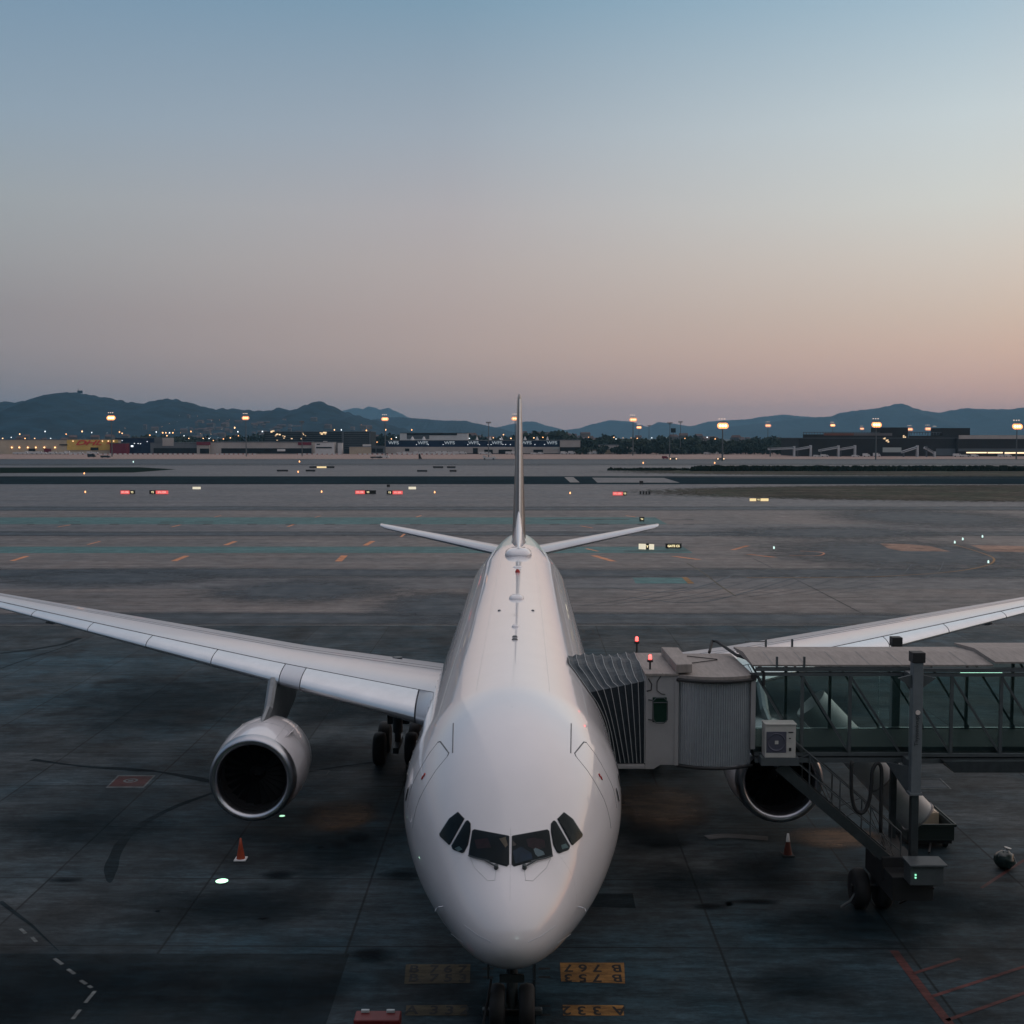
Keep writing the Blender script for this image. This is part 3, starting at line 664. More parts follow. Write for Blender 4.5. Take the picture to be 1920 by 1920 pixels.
# service stair
sA, sB = P(1460,1437,34.9), P(1688,1632,34.9)
sm = MB(); sm.bar(sA, sB, .10, .30); sm.bar(sA+Vector((0,.9,0)), sB+Vector((0,.9,0)), .1, .3)
dv = (sB-sA); nst = 14
for k in range(1, nst): p = sA+dv*k/nst; sm.box(p.x-.13, p.x+.13, 34.95, 35.75, p.z, p.z+.03)
st_ = sm.build('service_stair', darkmetal, br)
hm = MB(); up = Vector((0,0,1.15))
for yy in (0, .9):
    o_ = Vector((0, yy, 0)); hm.tube(sA+up+o_, sB+up+o_, .025, 6); hm.tube(sA+up*.5+o_, sB+up*.5+o_, .018, 6)
    for k in range(0, 5):
        p = sA+dv*k/4+o_; hm.tube(p, p+up, .022, 6)
    for k in range(0, 4):
        p = sA+dv*k/4+o_; q_ = sA+dv*(k+1)/4+o_; hm.tube(p+up, q_, .015, 5) if k % 2 else hm.tube(p, q_+up, .015, 5)
hm.build('handrail', frame, st_)
# luggage chute
chm = mat('chute_shell', (.50,.50,.50), .35, var=.08)
cA, cB = P(1520,1318,39.9), P(1722,1532,39.6)
q = (cB-cA).to_track_quat('Z', 'Y').to_matrix().to_4x4(); L = (cB-cA).length
b = MB(); b.lathe([(0,.60),(L,.60),(L,.56),(0,.56)], Matrix.Translation(cA) @ q, 40); ch_ = b.build('luggage_chute', chm, br, smooth=True); smooth_angle(ch_, 50)
for t in (.33, .66, .995):
    b = MB(); b.lathe([(L*t-.03,.60),(L*t-.03,.64),(L*t+.03,.64),(L*t+.03,.60)], Matrix.Translation(cA) @ q, 40); b.build('chute_ring', cabm, ch_)
for px, py, D in ((1194,1197,38.6),(1219,1231,DF+.6)):
    p = P(px, py, D); b = MB(); b.lathe([(-.08,.05),(.03,.048),(.06,.02)], Matrix.Translation(p), 14, True); l = b.build('red_lamp', redlamp, br)
    b = MB(); b.lathe([(-.16,.09),(-.10,.09)], Matrix.Translation(p), 14, True); b.tube(p+Vector((0,0,-.14)), (p.x, p.y, ZT), .03, 6); b.build('lamp_base', black, br)

# ------------------------------------------------------------------ LOOSE THINGS ON THE APRON
def cone(px, py, label, tip_white, hgt=.75, tilt=0):
    p = G(px, py); t = thing('traffic_cone', p, label, 'traffic cone', 'traffic cones on the apron')
    org = mat('cone_orange', (.30,.045,.015), .5) if not tip_white else mat('cone_dark_orange', (.10,.02,.012), .6); wm = mat('cone_white', (.6,.6,.6), .5)
    b = MB(); b.lathe([(.05,.15),(hgt*.68,.065),(hgt,.03),(hgt+.01,.0)], Matrix.Translation(p), 20); b.build('body', org, t, smooth=True)
    b = MB(); b.box(p.x-.2, p.x+.2, p.y-.2, p.y+.2, 0.002, .05); b.build('base', wm if not tip_white else black, t, bevel=.01)
    if tip_white: b = MB(); b.lathe([(hgt*.66,.071),(hgt+.02,.036),(hgt+.022,0)], Matrix.Translation(p), 20); b.build('sleeve', wm, t, smooth=True)
cone(451.5, 1612, 'orange cone with a pale foot in front of the left engine', False)
cone(1477, 1604, 'dark orange cone with a white tip below the right engine', True)
# open cart
p = G(1745, 1592); cart = thing('baggage_cart', p, 'dark open topped cart holding pale trays beside the chute end', 'cart')
cm = mat('cart_green', (.02,.032,.030), .5)
X, Y = p.x, p.y
b = MB(); w, l = .82, 2.1
for a in ((-w,w,0,.05,.35,.85),(-w,w,l-.05,l,.35,.85),(-w,-w+.05,.051,l-.051,.35,.85),(w-.05,w,.051,l-.051,.35,.85),(-w,w,0.001,l-.001,.30,.349)): b.box(X+a[0],X+a[1],Y+a[2],Y+a[3],a[4],a[5])
b.box(X-w-.04, X+w+.04, Y-.06, Y-.001, .80, .90); b.box(X+w+.001, X+w+.06, Y-.05, Y+l, .80, .90)
b.build('cart_body', cm, cart, bevel=.01)
b = MB(); b.box(X-w+.05, X+w-.05, Y+.1, Y+l-.1, .16, .28); b.bar((X, Y, .2), (X-.3, Y-.7, .12), .06, .06); b.build('chassis', black, cart)
for dx in (-.6, .6):
    for dy in (.3, 1.8):
        b = MB(); b.lathe([(-.06,.1),(-.06,.19),(.06,.19),(.06,.1)], Matrix.Translation((X+dx, Y+dy, .19)) @ Matrix.Rotation(R(90), 4, 'Y'), 18, True); b.build('wheel', black, cart)
tray = mat('tray_beige', (.50,.40,.30), .6)
def tag_mesh(b, name, m, base, label, cat, group=None, **k): o = b.build(name, m, None, base, **k); return tag(o, label, cat, group)
b = MB(); b.box(X+.08, X+.68, Y+1.15, Y+1.95, .36, .92)
for k in range(4): b.box(X+.1+.15*k, X+.2+.15*k, Y+1.2, Y+1.9, .921, .95)
tag_mesh(b, 'crate', tray, (X+.4, Y+1.5, .36), 'beige ribbed crate standing at the back of the dark cart', 'crate')
b = MB(); b.add([(X-.25,Y+.35,.36),(X+.15,Y+.3,.37),(X+.2,Y+.7,.42),(X-.2,Y+.75,.40),(X-.2,Y+.4,.5),(X+.1,Y+.36,.5),(X+.12,Y+.6,.52),(X-.1,Y+.66,.5)], [(3,2,1,0),(4,5,6,7),(0,1,5,4),(1,2,6,5),(2,3,7,6),(3,0,4,7)])
tag_mesh(b, 'cloth_bag', mat('bag_mixed', (.30,.20,.16), .7, var=.6, scale=5), (X, Y+.5, .36), 'small crumpled pinkish bag lying in the front of the dark cart', 'bag')
b = MB(); b.add([(X+.1,Y+.3,.36),(X+.35,Y+.35,.37),(X+.38,Y+.7,.42),(X+.22,Y+.75,.40),(X+.15,Y+.4,.46),(X+.3,Y+.42,.47),(X+.32,Y+.6,.47),(X+.24,Y+.66,.46)], [(3,2,1,0),(4,5,6,7),(0,1,5,4),(1,2,6,5),(2,3,7,6),(3,0,4,7)])
tag_mesh(b, 'pouch', mat('bag_teal', (.04,.25,.2), .7), (X+.25, Y+.5, .36), 'small teal pouch lying beside the crumpled pinkish bag', 'bag')
# plastic sack
p = G(1883, 1628); b = MB(); rings = []
for k in range(13):
    t = k/12; a = math.pi*t; r0 = .33*math.sin(a)**.7 if 0 < t < 1 else .01
    rings.append([Vector((p.x+r0*math.cos(q)*(1+.08*math.sin(5*q+k)), p.y+r0*math.sin(q)*(1+.07*math.sin(4*q+2*k)), .29-.28*math.cos(a)+.02*math.sin(3*q+k))) for q in [2*math.pi*j/26 for j in range(26)]])
b.loft(rings); t = thing('rubbish_sack', p, 'round dark plastic sack tied with a pale top on the right apron', 'sack'); b.build('sack_body', mat('dark_plastic', (.02,.035,.033), .22, var=.3, bump=.5, scale=9), t, smooth=True)
b = MB(); b.lathe([(.52,.17),(.60,.07),(.64,.05),(.70,.12),(.69,.02)], Matrix.Translation(p+Vector((-.02,.05,0))) @ Matrix.Rotation(R(12), 4, 'Y'), 9); b.build('sack_knot', mat('pale_plastic', (.35,.36,.36), .4), t)
b = MB(); b.path([p+Vector((.1,-.05,.55)), p+Vector((.25,-.15,.42)), p+Vector((.33,-.12,.2))], .03, 6); b.build('strap', mat('pale_plastic', (.35,.36,.36), .4), t)
# red chest
p = G(708, 1931); t = thing('red_chest', p, 'red box with two pale latches at the bottom edge of the photo', 'box')
b = MB(); b.box(p.x-.56, p.x+.56, p.y-.2, p.y+.3, .02, .34); b.build('chest_body', mat('chest_red', (.13,.008,.010), .5, var=.2), t, bevel=.03)
for dx in (-.32, .30):
    b = MB(); b.box(p.x+dx-.1, p.x+dx+.1, p.y+.16, p.y+.24, .341, .41); b.build('latch', mat('pale_metal', (.4,.45,.46), .4), t, bevel=.01)
# glowing discs added on the apron for lamp reflections in the window pane
for px, py, r_, s_, lab in ((416,1653,.20,5,'bright greenish white glowing disc standing for a window reflection, on the apron below the orange cone'),(529,1531,.11,2.4,'small dim white glowing disc standing for a window reflection, on the apron beside the left engine'),(1890,1934,.30,3,'pale glowing disc standing for a window reflection, cut by the bottom edge beside the red lines')):
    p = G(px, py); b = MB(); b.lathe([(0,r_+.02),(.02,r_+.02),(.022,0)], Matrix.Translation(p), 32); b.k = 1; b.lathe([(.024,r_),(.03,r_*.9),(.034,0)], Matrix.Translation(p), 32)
    tag(b.build('reflection_disc', [black, emit('reflection_disc_glow', (.5,1,.68), s_*.45)], None, p), lab, 'reflection', 'glowing discs standing for window reflections')
# cable to the nose gear
b = MB(); pts = [AM @ Vector(v) for v in ((-.5,6.3,1.3),(-.62,6.2,.6),(-.75,5.9,.05),(-1.2,5.6,.04),(-1.4,5.0,.04),(-1.35,4.4,.04))]
b.path(pts, .035, 7); b.build('ground_cable', black, None, pts[2]); o = bpy.data.objects['ground_cable']; tag(o, 'black power cable hanging beside the nose gear onto the apron', 'cable')
# chocks and tow head round the nose wheels
for i, dy in enumerate((5.75, 7.15)):
    c_ = AM @ Vector((0, dy, 0)); b = MB(); b.box(c_.x-.75, c_.x+.75, c_.y-.09, c_.y+.09, .004, .16)
    tag(b.build('wheel_chock', darkmetal, None, c_, bevel=.03), ('dark bar chock in front of the nose wheels', 'dark bar chock behind the nose wheels')[i], 'wheel chock', 'chocks at the nose gear')

# ------------------------------------------------------------------ TERMINAL BEHIND THE VIEWER
tf = mat('terminal_cladding', (.10,.11,.12), .4, var=.2, scale=.3); tg = mat('terminal_glass', (.02,.03,.035), .12, spec=.5)
t = thing('terminal_building', (0, -22, 0), 'long dark glass terminal building standing behind the viewpoint', 'building')
b = MB(); b.box(-160, 160, -40, -3.0, 0, 19.5); b.build('terminal_wall', tg, t)
b = MB(); b.box(-162, 162, -42, -1.4, 19.5, 20.6); b.box(-160, 160, -2.99, -2.3, 9.0, 9.8); b.build('terminal_roof', tf, t)
wl = emit('warm_interior', (1,.62,.35), 30); cl = emit('cool_interior', (.7,1,.9), 26)
for i, (x, z, wd, hh, m_) in enumerate(((-24,12,1.2,.25,wl),(-11,6,.5,.2,wl),(-4,17.5,.6,.25,wl),(5,17.8,1.0,.25,wl),(9,11,.4,1.6,cl),(10.5,12.5,.3,1.5,cl),(13,10,.35,2.0,cl),(16,16,1.6,.3,cl),(24,8,.6,.4,cl),(-33,8,.8,.4,wl),(33,14,2,.3,wl),(2.5,7.5,.5,.7,wl))):
    b = MB(); b.box(x-wd/2, x+wd/2, -2.99, -2.9, z, z+hh); b.build('lit_window', m_, t)
# ------------------------------------------------------------------ GROUND
def pavement(name, col, rough, var, slab=None, spec=.35, streak=.5, stain=.0, joints=0.0, tint=None, soft=None, alpha=1.0, edge=.25):
    """paving: fine grain + streaks along x + stains + optional slab grid, all in world metres"""
    m = bpy.data.materials.new(name); m.use_nodes = True; nt = m.node_tree; L = nt.links.new; N = nt.nodes.new
    b = nt.nodes['Principled BSDF']; b.inputs['Specular IOR Level'].default_value = spec
    geo = N('ShaderNodeNewGeometry')
    rot = N('ShaderNodeVectorRotate'); rot.rotation_type = 'Z_AXIS'; rot.inputs['Angle'].default_value = YAW
    L(geo.outputs['Position'], rot.inputs['Vector']); pos = rot.outputs[0]
    def noise(scale, st, det=5, rg=.6):
        mp = N('ShaderNodeMapping'); mp.inputs['Scale'].default_value = st; L(pos, mp.inputs[0])
        n = N('ShaderNodeTexNoise'); n.inputs['Scale'].default_value = scale; n.inputs['Detail'].default_value = det; n.inputs['Roughness'].default_value = rg
        L(mp.outputs[0], n.inputs['Vector']); return n.outputs[0]
    def mapr(v, a, b_, c, d):
        r = N('ShaderNodeMapRange'); r.inputs['From Min'].default_value = a; r.inputs['From Max'].default_value = b_
        r.inputs['To Min'].default_value = c; r.inputs['To Max'].default_value = d; L(v, r.inputs[0]); return r.outputs[0]
    def mul(a, b_):
        r = N('ShaderNodeMath'); r.operation = 'MULTIPLY'; L(a, r.inputs[0])
        if isinstance(b_, (int, float)): r.inputs[1].default_value = b_
        else: L(b_, r.inputs[1])
        return r.outputs[0]
    f = mapr(noise(.35, (1,1,1), 8, .7), .3, .7, 1-var, 1+var)
    f = mul(f, mapr(noise(7, (.6,1.3,1), 6, .8), .32, .68, .70, 1.30)); f = mul(f, mapr(noise(1.6, (.35,1.6,1), 8, .8), .41, .59, .62, 1.38)); f = mul(f, mapr(noise(2.2, (.5,1.5,1), 6, .75), .3, .7, 1-var*.8, 1+var*.8))
    f = mul(f, mapr(noise(1.0, (.02, .55, 1), 4), .3, .7, 1-streak*.4, 1+streak*.4))
    f = mul(f, mapr(noise(.05, (1,1,1), 3), .3, .7, 1-var*.8, 1+var*.8))
    if stain:
        s1 = mapr(noise(.22, (1,1,1), 6, .62), .54, .66, 1, 1-stain); f = mul(f, s1)
        f = mul(f, mapr(noise(.9, (.6,1.4,1), 5, .7), .58, .70, 1, 1-stain*.5))
    if slab:
        sx = N('ShaderNodeSeparateXYZ'); L(pos, sx.inputs[0])
        def cell(v, off, size):
            a = N('ShaderNodeMath'); a.operation = 'ADD'; L(v, a.inputs[0]); a.inputs[1].default_value = off+400*size
            d = N('ShaderNodeMath'); d.operation = 'DIVIDE'; L(a.outputs[0], d.inputs[0]); d.inputs[1].default_value = size
            fl = N('ShaderNodeMath'); fl.operation = 'FLOOR'; L(d.outputs[0], fl.inputs[0])
            fr = N('ShaderNodeMath'); fr.operation = 'FRACT'; L(d.outputs[0], fr.inputs[0])
            pp = N('ShaderNodeMath'); pp.operation = 'PINGPONG'; L(fr.outputs[0], pp.inputs[0]); pp.inputs[1].default_value = .5
            return fl.outputs[0], mul(pp.outputs[0], size)
        ix, dx = cell(sx.outputs[0], slab[0], slab[1]); iy, dy = cell(sx.outputs[1], slab[2], slab[3])
        cb = N('ShaderNodeCombineXYZ'); L(ix, cb.inputs[0]); L(iy, cb.inputs[1])
        wn = N('ShaderNodeTexWhiteNoise'); L(cb.outputs[0], wn.inputs[0])
        f = mul(f, mapr(wn.outputs[0], 0, 1, .80, 1.18))
        for d in (dx, dy): f = mul(f, mapr(d, .02, .05, 1-joints, 1))
    sc = N('ShaderNodeVectorMath'); sc.operation = 'SCALE'; sc.inputs[0].default_value = col; L(f, sc.inputs['Scale'])
    if tint:
        sc2 = N('ShaderNodeVectorMath'); sc2.operation = 'SCALE'; sc2.inputs[0].default_value = tint; L(f, sc2.inputs['Scale'])
        mx = N('ShaderNodeMix'); mx.data_type = 'RGBA'; L(mapr(noise(.07, (1,1,1), 4, .6), .42, .62, 0, 1), mx.inputs[0]); L(sc.outputs[0], mx.inputs[6]); L(sc2.outputs[0], mx.inputs[7])
        L(mx.outputs[2], b.inputs['Base Color'])
    else: L(sc.outputs[0], b.inputs['Base Color'])
    if soft:                       # worn, ragged edge fading out towards the border of the sheet
        tcc = N('ShaderNodeTexCoord'); m2 = N('ShaderNodeVectorMath'); m2.operation = 'MULTIPLY_ADD'; m2.inputs[1].default_value = (2,2,0); m2.inputs[2].default_value = (-1,-1,0); L(tcc.outputs['Generated'], m2.inputs[0])
        if soft == 'oval':
            ln = N('ShaderNodeVectorMath'); ln.operation = 'LENGTH'; L(m2.outputs[0], ln.inputs[0]); d = ln.outputs['Value']
        else:
            ab = N('ShaderNodeVectorMath'); ab.operation = 'ABSOLUTE'; L(m2.outputs[0], ab.inputs[0]); sp_ = N('ShaderNodeSeparateXYZ'); L(ab.outputs[0], sp_.inputs[0])
            mm = N('ShaderNodeMath'); mm.operation = 'MAXIMUM'; L(sp_.outputs[0], mm.inputs[0]); L(sp_.outputs[1], mm.inputs[1]); d = mm.outputs[0]
        nn = mapr(noise(.6 if soft == 'oval' else .12, (1,1,1) if soft == 'oval' else (.25,1,1), 7, .68), 0, 1, -.45, .45)
        ad = N('ShaderNodeMath'); ad.operation = 'ADD'; L(d, ad.inputs[0]); L(nn, ad.inputs[1])
        a_ = N('ShaderNodeMapRange'); a_.interpolation_type = 'SMOOTHSTEP'; a_.inputs['From Min'].default_value = .95; a_.inputs['From Max'].default_value = .95-edge*2; a_.inputs['To Min'].default_value = 0; a_.inputs['To Max'].default_value = alpha
        L(ad.outputs[0], a_.inputs[0]); L(a_.outputs[0], b.inputs['Alpha'])
    L(mapr(noise(.5, (1,1,1), 4), .3, .7, rough-.08, min(1, rough+.12)), b.inputs['Roughness'])
    bp = N('ShaderNodeBump'); bp.inputs['Strength'].default_value = .25; bp.inputs['Distance'].default_value = .01
    L(noise(22, (1,1,1), 3), bp.inputs['Height']); L(bp.outputs[0], b.inputs['Normal'])
    return m
m_apron = pavement('apron_concrete', (.014,.033,.044), .66, .45, (4.95, 5.25, 3.3, 5.2), .13, .5, .6, .75, tint=(.032,.038,.041))
m_brown = pavement('taxi_concrete', (.105,.086,.078), .60, .16, None, .3, .9, .2, tint=(.075,.068,.066))
m_blue = pavement('dark_asphalt', (.024,.036,.047), .6, .16, None, .25, .8, .1)
m_teal = pavement('teal_shoulder', (.030,.098,.098), .65, .2, None, .3, .7)
m_grey = pavement('grey_asphalt', (.080,.077,.080), .6, .16, None, .3, 1.0, .15, tint=(.058,.062,.068))
m_run = pavement('runway_asphalt', (.017,.028,.034), .95, .2, None, .0, .5)
m_far = pavement('far_apron', (.25,.17,.14), .8, .1, None, .3, .5)  # pinker, brighter base colour carries the sodium lamps' light
m_grass = pavement('dry_grass', (.066,.062,.045), .95, .25, None, .05, .8, .3)
m_dgrass = pavement('dark_grass', (.012,.020,.016), .95, .3, None, .0, .6, .3)
m_earth = pavement('earth', (.10,.095,.08), .95, .2, None, .05, .5, .2)
m_pale = pavement('pale_line', (.14,.135,.13), .7, .1, None, .3, .4)
m_band = pavement('rubbered_band', (.020,.032,.043), .6, .16, None, .25, .8, .1, soft='box', alpha=.95, edge=.35)
m_soft = pavement('rubbered_patch', (.022,.034,.045), .6, .2, None, .25, .8, .1, soft='oval', alpha=.9, edge=.35)
m_dim = pavement('dim_patch', (.005,.013,.018), .8, .3, None, .07, .4, .3, soft='oval', alpha=.6, edge=.45)
def sheet(name, x0, x1, y0, y1, z, m, sk=0):
    b = MB(); b.add([(x0,y0,z),(x1,y0,z),(x1+sk,y1,z),(x0+sk,y1,z)], [(0,1,2,3)]); return struct(b.build(name, m))
def gpoly(name, pxs, z, m):               # flat marking outlined by its corners
    pts = [G(x, y, z) for x, y in pxs]; b = MB(); b.add(pts, [tuple(range(len(pts)))]); return struct(b.build(name, m))
sheet('ground', -9000, 9000, -60, 15000, -.02, m_earth)
ST = [(4000,1173,m_apron,'apron'),(1173,1171.6,m_pale,'edge_line'),(1171.6,1150,m_blue,'taxiway'),(1150,1104,m_brown,'taxiway'),(1104,1083,m_grey,'taxiway'),(1083,1066,m_blue,'taxiway'),
 (1066,1037,m_brown,'taxiway'),(1037,1025,m_teal,'shoulder'),(1025,1005,m_brown,'taxiway'),(1005,997,m_blue,'taxiway'),(997,983,m_grey,'taxiway'),(983,970,m_teal,'shoulder'),
 (970,957,m_brown,'taxiway'),(957,950,m_blue,'taxiway'),(950,908,m_grey,'taxiway'),(908,893,m_run,'runway'),(893,872,m_grey,'taxiway'),(872,861,m_blue,'taxiway'),(861,848.5,m_far,'far_apron')]
for a, b_, m, nm in ST:
    y0 = 3 if a > 3000 else gd(a); y1 = gd(b_); w = 260+y1*1.5
    if nm == 'shoulder':
        xr = G(1290 if b_ > 1000 else 1240, (a+b_)/2).x
        sheet(nm, -w, xr, y0, y1, 0.004, m); sheet('taxiway', -w, w, y0, y1, 0, m_brown)
    elif m is m_blue:
        sheet(nm, -w, w, y0, y1, 0, m_brown if b_ > 940 else m_grey); e_ = (y1-y0)*.25; sheet('dark_band', -w, w, y0-e_, y1+e_, .004, m_band)
    else: sheet(nm, -w, w, y0, y1, 0, m)
orange = pavement('orange_paint', (.48,.19,.085), .7, .15, None, .3, .3)
ypaint = pavement('worn_yellow_paint', (.20,.10,.028), .7, .25, None, .3, .3, .35)
ypaint2 = pavement('faded_yellow_paint', (.055,.045,.025), .7, .25, None, .3, .3, .35)
rpaint = pavement('red_ground_paint', (.060,.018,.017), .7, .25, None, .3, .3, .3)
wpaint = pavement('white_ground_paint', (.10,.11,.11), .7, .25, None, .3, .3, .3)
kpaint = pavement('black_ground_paint', (.012,.013,.014), .7, .2, None, .3, .3)
tyre = pavement('rubber_marks', (.010,.017,.021), .85, .4, None, .08, .3, .3)
oil = pavement('oil_stain', (.005,.009,.012), .85, .4, None, .06, .2, .3, soft='oval', alpha=.8, edge=.45)
# orange taxi dashes, drawn as slanted bars across the shoulders
for x, y, w, h, t in [(37,1047,38,9,6),(338,1047,36,10,7),(640,1047,24,11,8),(432,1018.5,28,7,6),(692,1018.5,24,8,6),(176,1018,28,6,3),(120,986,28,4,3),(330,986,22,4,3),(545,985.5,16,4,3),(408,968,16,3,2),(596,968.5,14,3,2),(785,968,14,3,3),(755,1004,12,6,3)]:
    gpoly('taxi_marking', [(x-w/2,y+h/2),(x-w/2+t*1.6,y+h/2),(x+w/2,y-h/2),(x+w/2-t*1.6,y-h/2)], .008, orange)
for x, y, w, h, t in [(1132,1047,24,11,8),(1287,1046,34,6,8),(1388,1027,38,8,6),(1428,1042,40,6,7),(1110,1031,16,5,4),(1100,988,18,4,3),(1183,968,14,3,3)]:
    s = -1 if x not in (1388,) else 1
    gpoly('taxi_marking', [(x-s*w/2,y-s*h/2),(x-s*w/2+t*1.6,y-s*h/2),(x+s*w/2,y+s*h/2),(x+s*w/2-t*1.6,y+s*h/2)] if s == -1 else [(x-w/2,y+h/2),(x-w/2+t*1.6,y+h/2),(x+w/2,y-h/2),(x+w/2-t*1.6,y-h/2)], .008, orange)
def ribbon(name, pxs, wd, m, z=.008, closed=False, smooth_=True):
    pts = [G(x, y, z) for x, y in pxs]
    if smooth_ and len(pts) > 2:
        o = []
        for i in range(len(pts)-1):
            p0, p1, p2, p3 = pts[max(i-1,0)], pts[i], pts[i+1], pts[min(i+2,len(pts)-1)]
            for j in range(6):
                q = j/6; o.append(.5*((2*p1)+(-p0+p2)*q+(2*p0-5*p1+4*p2-p3)*q*q+(-p0+3*p1-3*p2+p3)*q**3))
        pts = o+[pts[-1]]
    b = MB(); vs = []
    for i, p in enumerate(pts):
        d = (pts[min(i+1,len(pts)-1)]-pts[max(i-1,0)]).normalized(); n = Vector((-d.y, d.x, 0))
        w_ = wd if not callable(wd) else wd(i/(len(pts)-1))
        vs += [p+n*w_/2, p-n*w_/2]
    b.add(vs, [(2*i, 2*i+1, 2*i+3, 2*i+2) for i in range(len(pts)-1)])
    return struct(b.build(name, m))
# dark tyre sweeps and rubber
ribbon('tyre_mark', [(206,1655),(207,1635),(214,1608),(232,1575),(270,1543),(330,1512),(398,1487)], lambda t: .5*(1-t*.55)*min(1,t*5+.1)+.03*math.sin(t*31), tyre)
ribbon('tyre_mark', [(400,1466),(345,1455),(290,1446),(240,1442),(150,1436),(60,1424)], lambda t: .3+.12*math.sin(t*13), tyre)
ribbon('tyre_mark', [(560,1450),(640,1437),(710,1428)], .15, tyre)
ribbon('tyre_mark', [(0,1225),(60,1218),(118,1208),(150,1196)], .5, tyre, smooth_=False)
ribbon('tyre_mark', [(0,1254),(50,1236),(100,1220),(136,1208)], .12, tyre)
ribbon('tyre_mark', [(1130,1100),(1250,1110),(1330,1095),(1380,1075)], .3, m_blue)
ribbon('tyre_mark', [(1180,1120),(1300,1130),(1400,1110),(1500,1080)], .25, m_blue)
stains = []
for cx, cy, rx, ry in ((637,1585,18,6.5),(675,1570,22,9),(760,1640,60,10),(520,1640,30,8),(700,1790,45,14),(1250,1580,50,10),(1225,1518,20,6),(1420,1690,40,5),(1330,1700,30,6),(120,1650,40,5)):
    stains.append((cx, cy, rx*1.5, ry*1.5))
# big dark swathes on the right taxi area
def oval(name, cx, cy, rx, ry, m, z=.006):
    a = G(cx-rx, cy, z); b_ = G(cx+rx, cy, z); y0 = G(cx, cy+ry, z).y; y1 = G(cx, cy-ry, z).y
    return sheet(name, a.x, b_.x, y0, y1, z, m)
oval('dark_patch', 1770, 975, 260, 26, m_soft, .010); oval('dark_patch', 1720, 1045, 360, 42, m_soft, .010); oval('dark_patch', 1560, 1000, 300, 16, m_soft, .012)
oval('dark_patch', 560, 1110, 260, 30, m_soft, .010); oval('dark_patch', 820, 1140, 160, 40, m_soft, .012); oval('dark_patch', 200, 1085, 300, 22, m_soft, .010)
for k, (cx, cy, rx, ry) in enumerate(((300,1330,330,90),(640,1330,200,60),(560,1420,260,50),(620,1600,170,70),(150,1560,260,60),(420,1700,260,60),(120,1860,420,90),(520,1870,220,80),(1230,1560,160,60),(1260,1440,130,40),(1430,1640,120,60),(1600,1740,260,60),(1780,1700,240,60),(1280,1660,150,50),(1500,1320,200,50),(1500,1850,160,50),(1660,1665,130,55),(960,1890,120,60))):
    oval('dark_stain', cx, cy, rx, ry, m_dim, .005+.0004*k)
gpoly('taxi_patch', [(1186,1083),(1280,1083),(1296,1094),(1192,1094)], .010, m_teal)
gpoly('taxi_patch', [(1278,1082),(1288,1082),(1302,1094),(1290,1094)], .014, ypaint)
for pl in ([(1650,1019),(1665,1028),(1690,1033),(1782,1034),(1745,1024),(1700,1020)], [(1820,1022),(1850,1034),(1930,1035),(1930,1024)]): gpoly('gravel_island', pl, .014, orange if False else m_pale2 if False else pavement('pinkish_gravel', (.26,.17,.13), .9, .3, None, .1, .8, .5))
ribbon('yellow_line', [(1400,1083),(1600,1082),(1720,1077),(1800,1070),(1850,1060),(1864,1050),(1855,1042),(1820,1030),(1788,1021)], .25, ypaint, .018)
ribbon('yellow_line', [(1288,1056),(1320,1075),(1350,1098),(1380,1118)], .18, ypaint2, .012)
ribbon('yellow_line', [(1500,1033),(1535,1035),(1545,1038),(1530,1042),(1480,1041)], .25, orange, .012)
ribbon('joint_line', [(1412,1047),(1520,1100),(1622,1153)], .12, kpaint, .012, smooth_=False)
for y in (1059, 1071, 1092, 1104, 1117, 1129, 1143, 1150, 1186):
    ribbon('joint_line', [(-200,y),(960,y),(2120,y)], .05 if y > 1100 else .09, kpaint, .005, smooth_=False)
for y in (914, 924): ribbon('edge_line', [(-200,y),(1160,y)], .5, m_pale, .004, smooth_=False)
ribbon('edge_line', [(-200,884.5),(1160,888)], .8, m_pale, .004, smooth_=False)
ribbon('edge_line', [(1160,894.5),(2120,897)], .8, m_pale, .006, smooth_=False)
ribbon('edge_line', [(1200,908.5),(2120,911)], .8, m_pale, .006, smooth_=False)
# grass islands
m_grassS = pavement('dry_grass_worn', (.060,.052,.040), .95, .45, None, .05, 1.2, .5, tint=(.040,.046,.032), soft='oval', edge=.06)
oval('grass', 2050, 926, 900, 18, m_grassS, .020); oval('grass', 2050, 885.5, 960, 9.5, m_grassS, .020)
gpoly('grass', [(-200,877),(260,876),(330,880),(250,886),(-200,888)], .006, m_dgrass)
gpoly('pale_patch', [(1058,894.5),(1075,894.5),(1087,904.5),(1069,904.5)], .014, m_pale); gpoly('pale_patch', [(1110,895.5),(1245,896),(1275,905),(1120,905)], .014, m_grey)
# dark hedge of rough grass
def tuft_strip(x0, x1, yb, hpx, n, label):
    b = MB()
    for i in range(n):
        px = x0+(x1-x0)*rnd.random(); p = G(px, yb+rnd.uniform(-1.5, 1.5)); h = hpx*p.y/F*rnd.uniform(.35, 1); w = h*rnd.uniform(.5, 1.4)
        a = rnd.random()*3; c, s = math.cos(a)*w, math.sin(a)*w
        b.add([p+Vector((-c,-s,0)), p+Vector((c,s,0)), p+Vector((c*.4+rnd.uniform(-.3,.3),s*.4,h)), p+Vector((-c*.5,-s*.5,h*rnd.uniform(.6,1)))], [(0,1,2,3)])
        b.add([p+Vector((-s,c,0)), p+Vector((s,-c,0)), p+Vector((s*.4,-c*.4,h*.9))], [(0,1,2)])
    o = b.build('rough_grass', mat('rough_grass_green', (.012,.022,.014), .95, spec=.1, var=.5)); tag(o, label, 'rough grass'); o['kind'] = 'stuff'
tuft_strip(1300, 1930, 882, 9, 2600, 'dark rough grass growing in a long band across the right of the airfield')
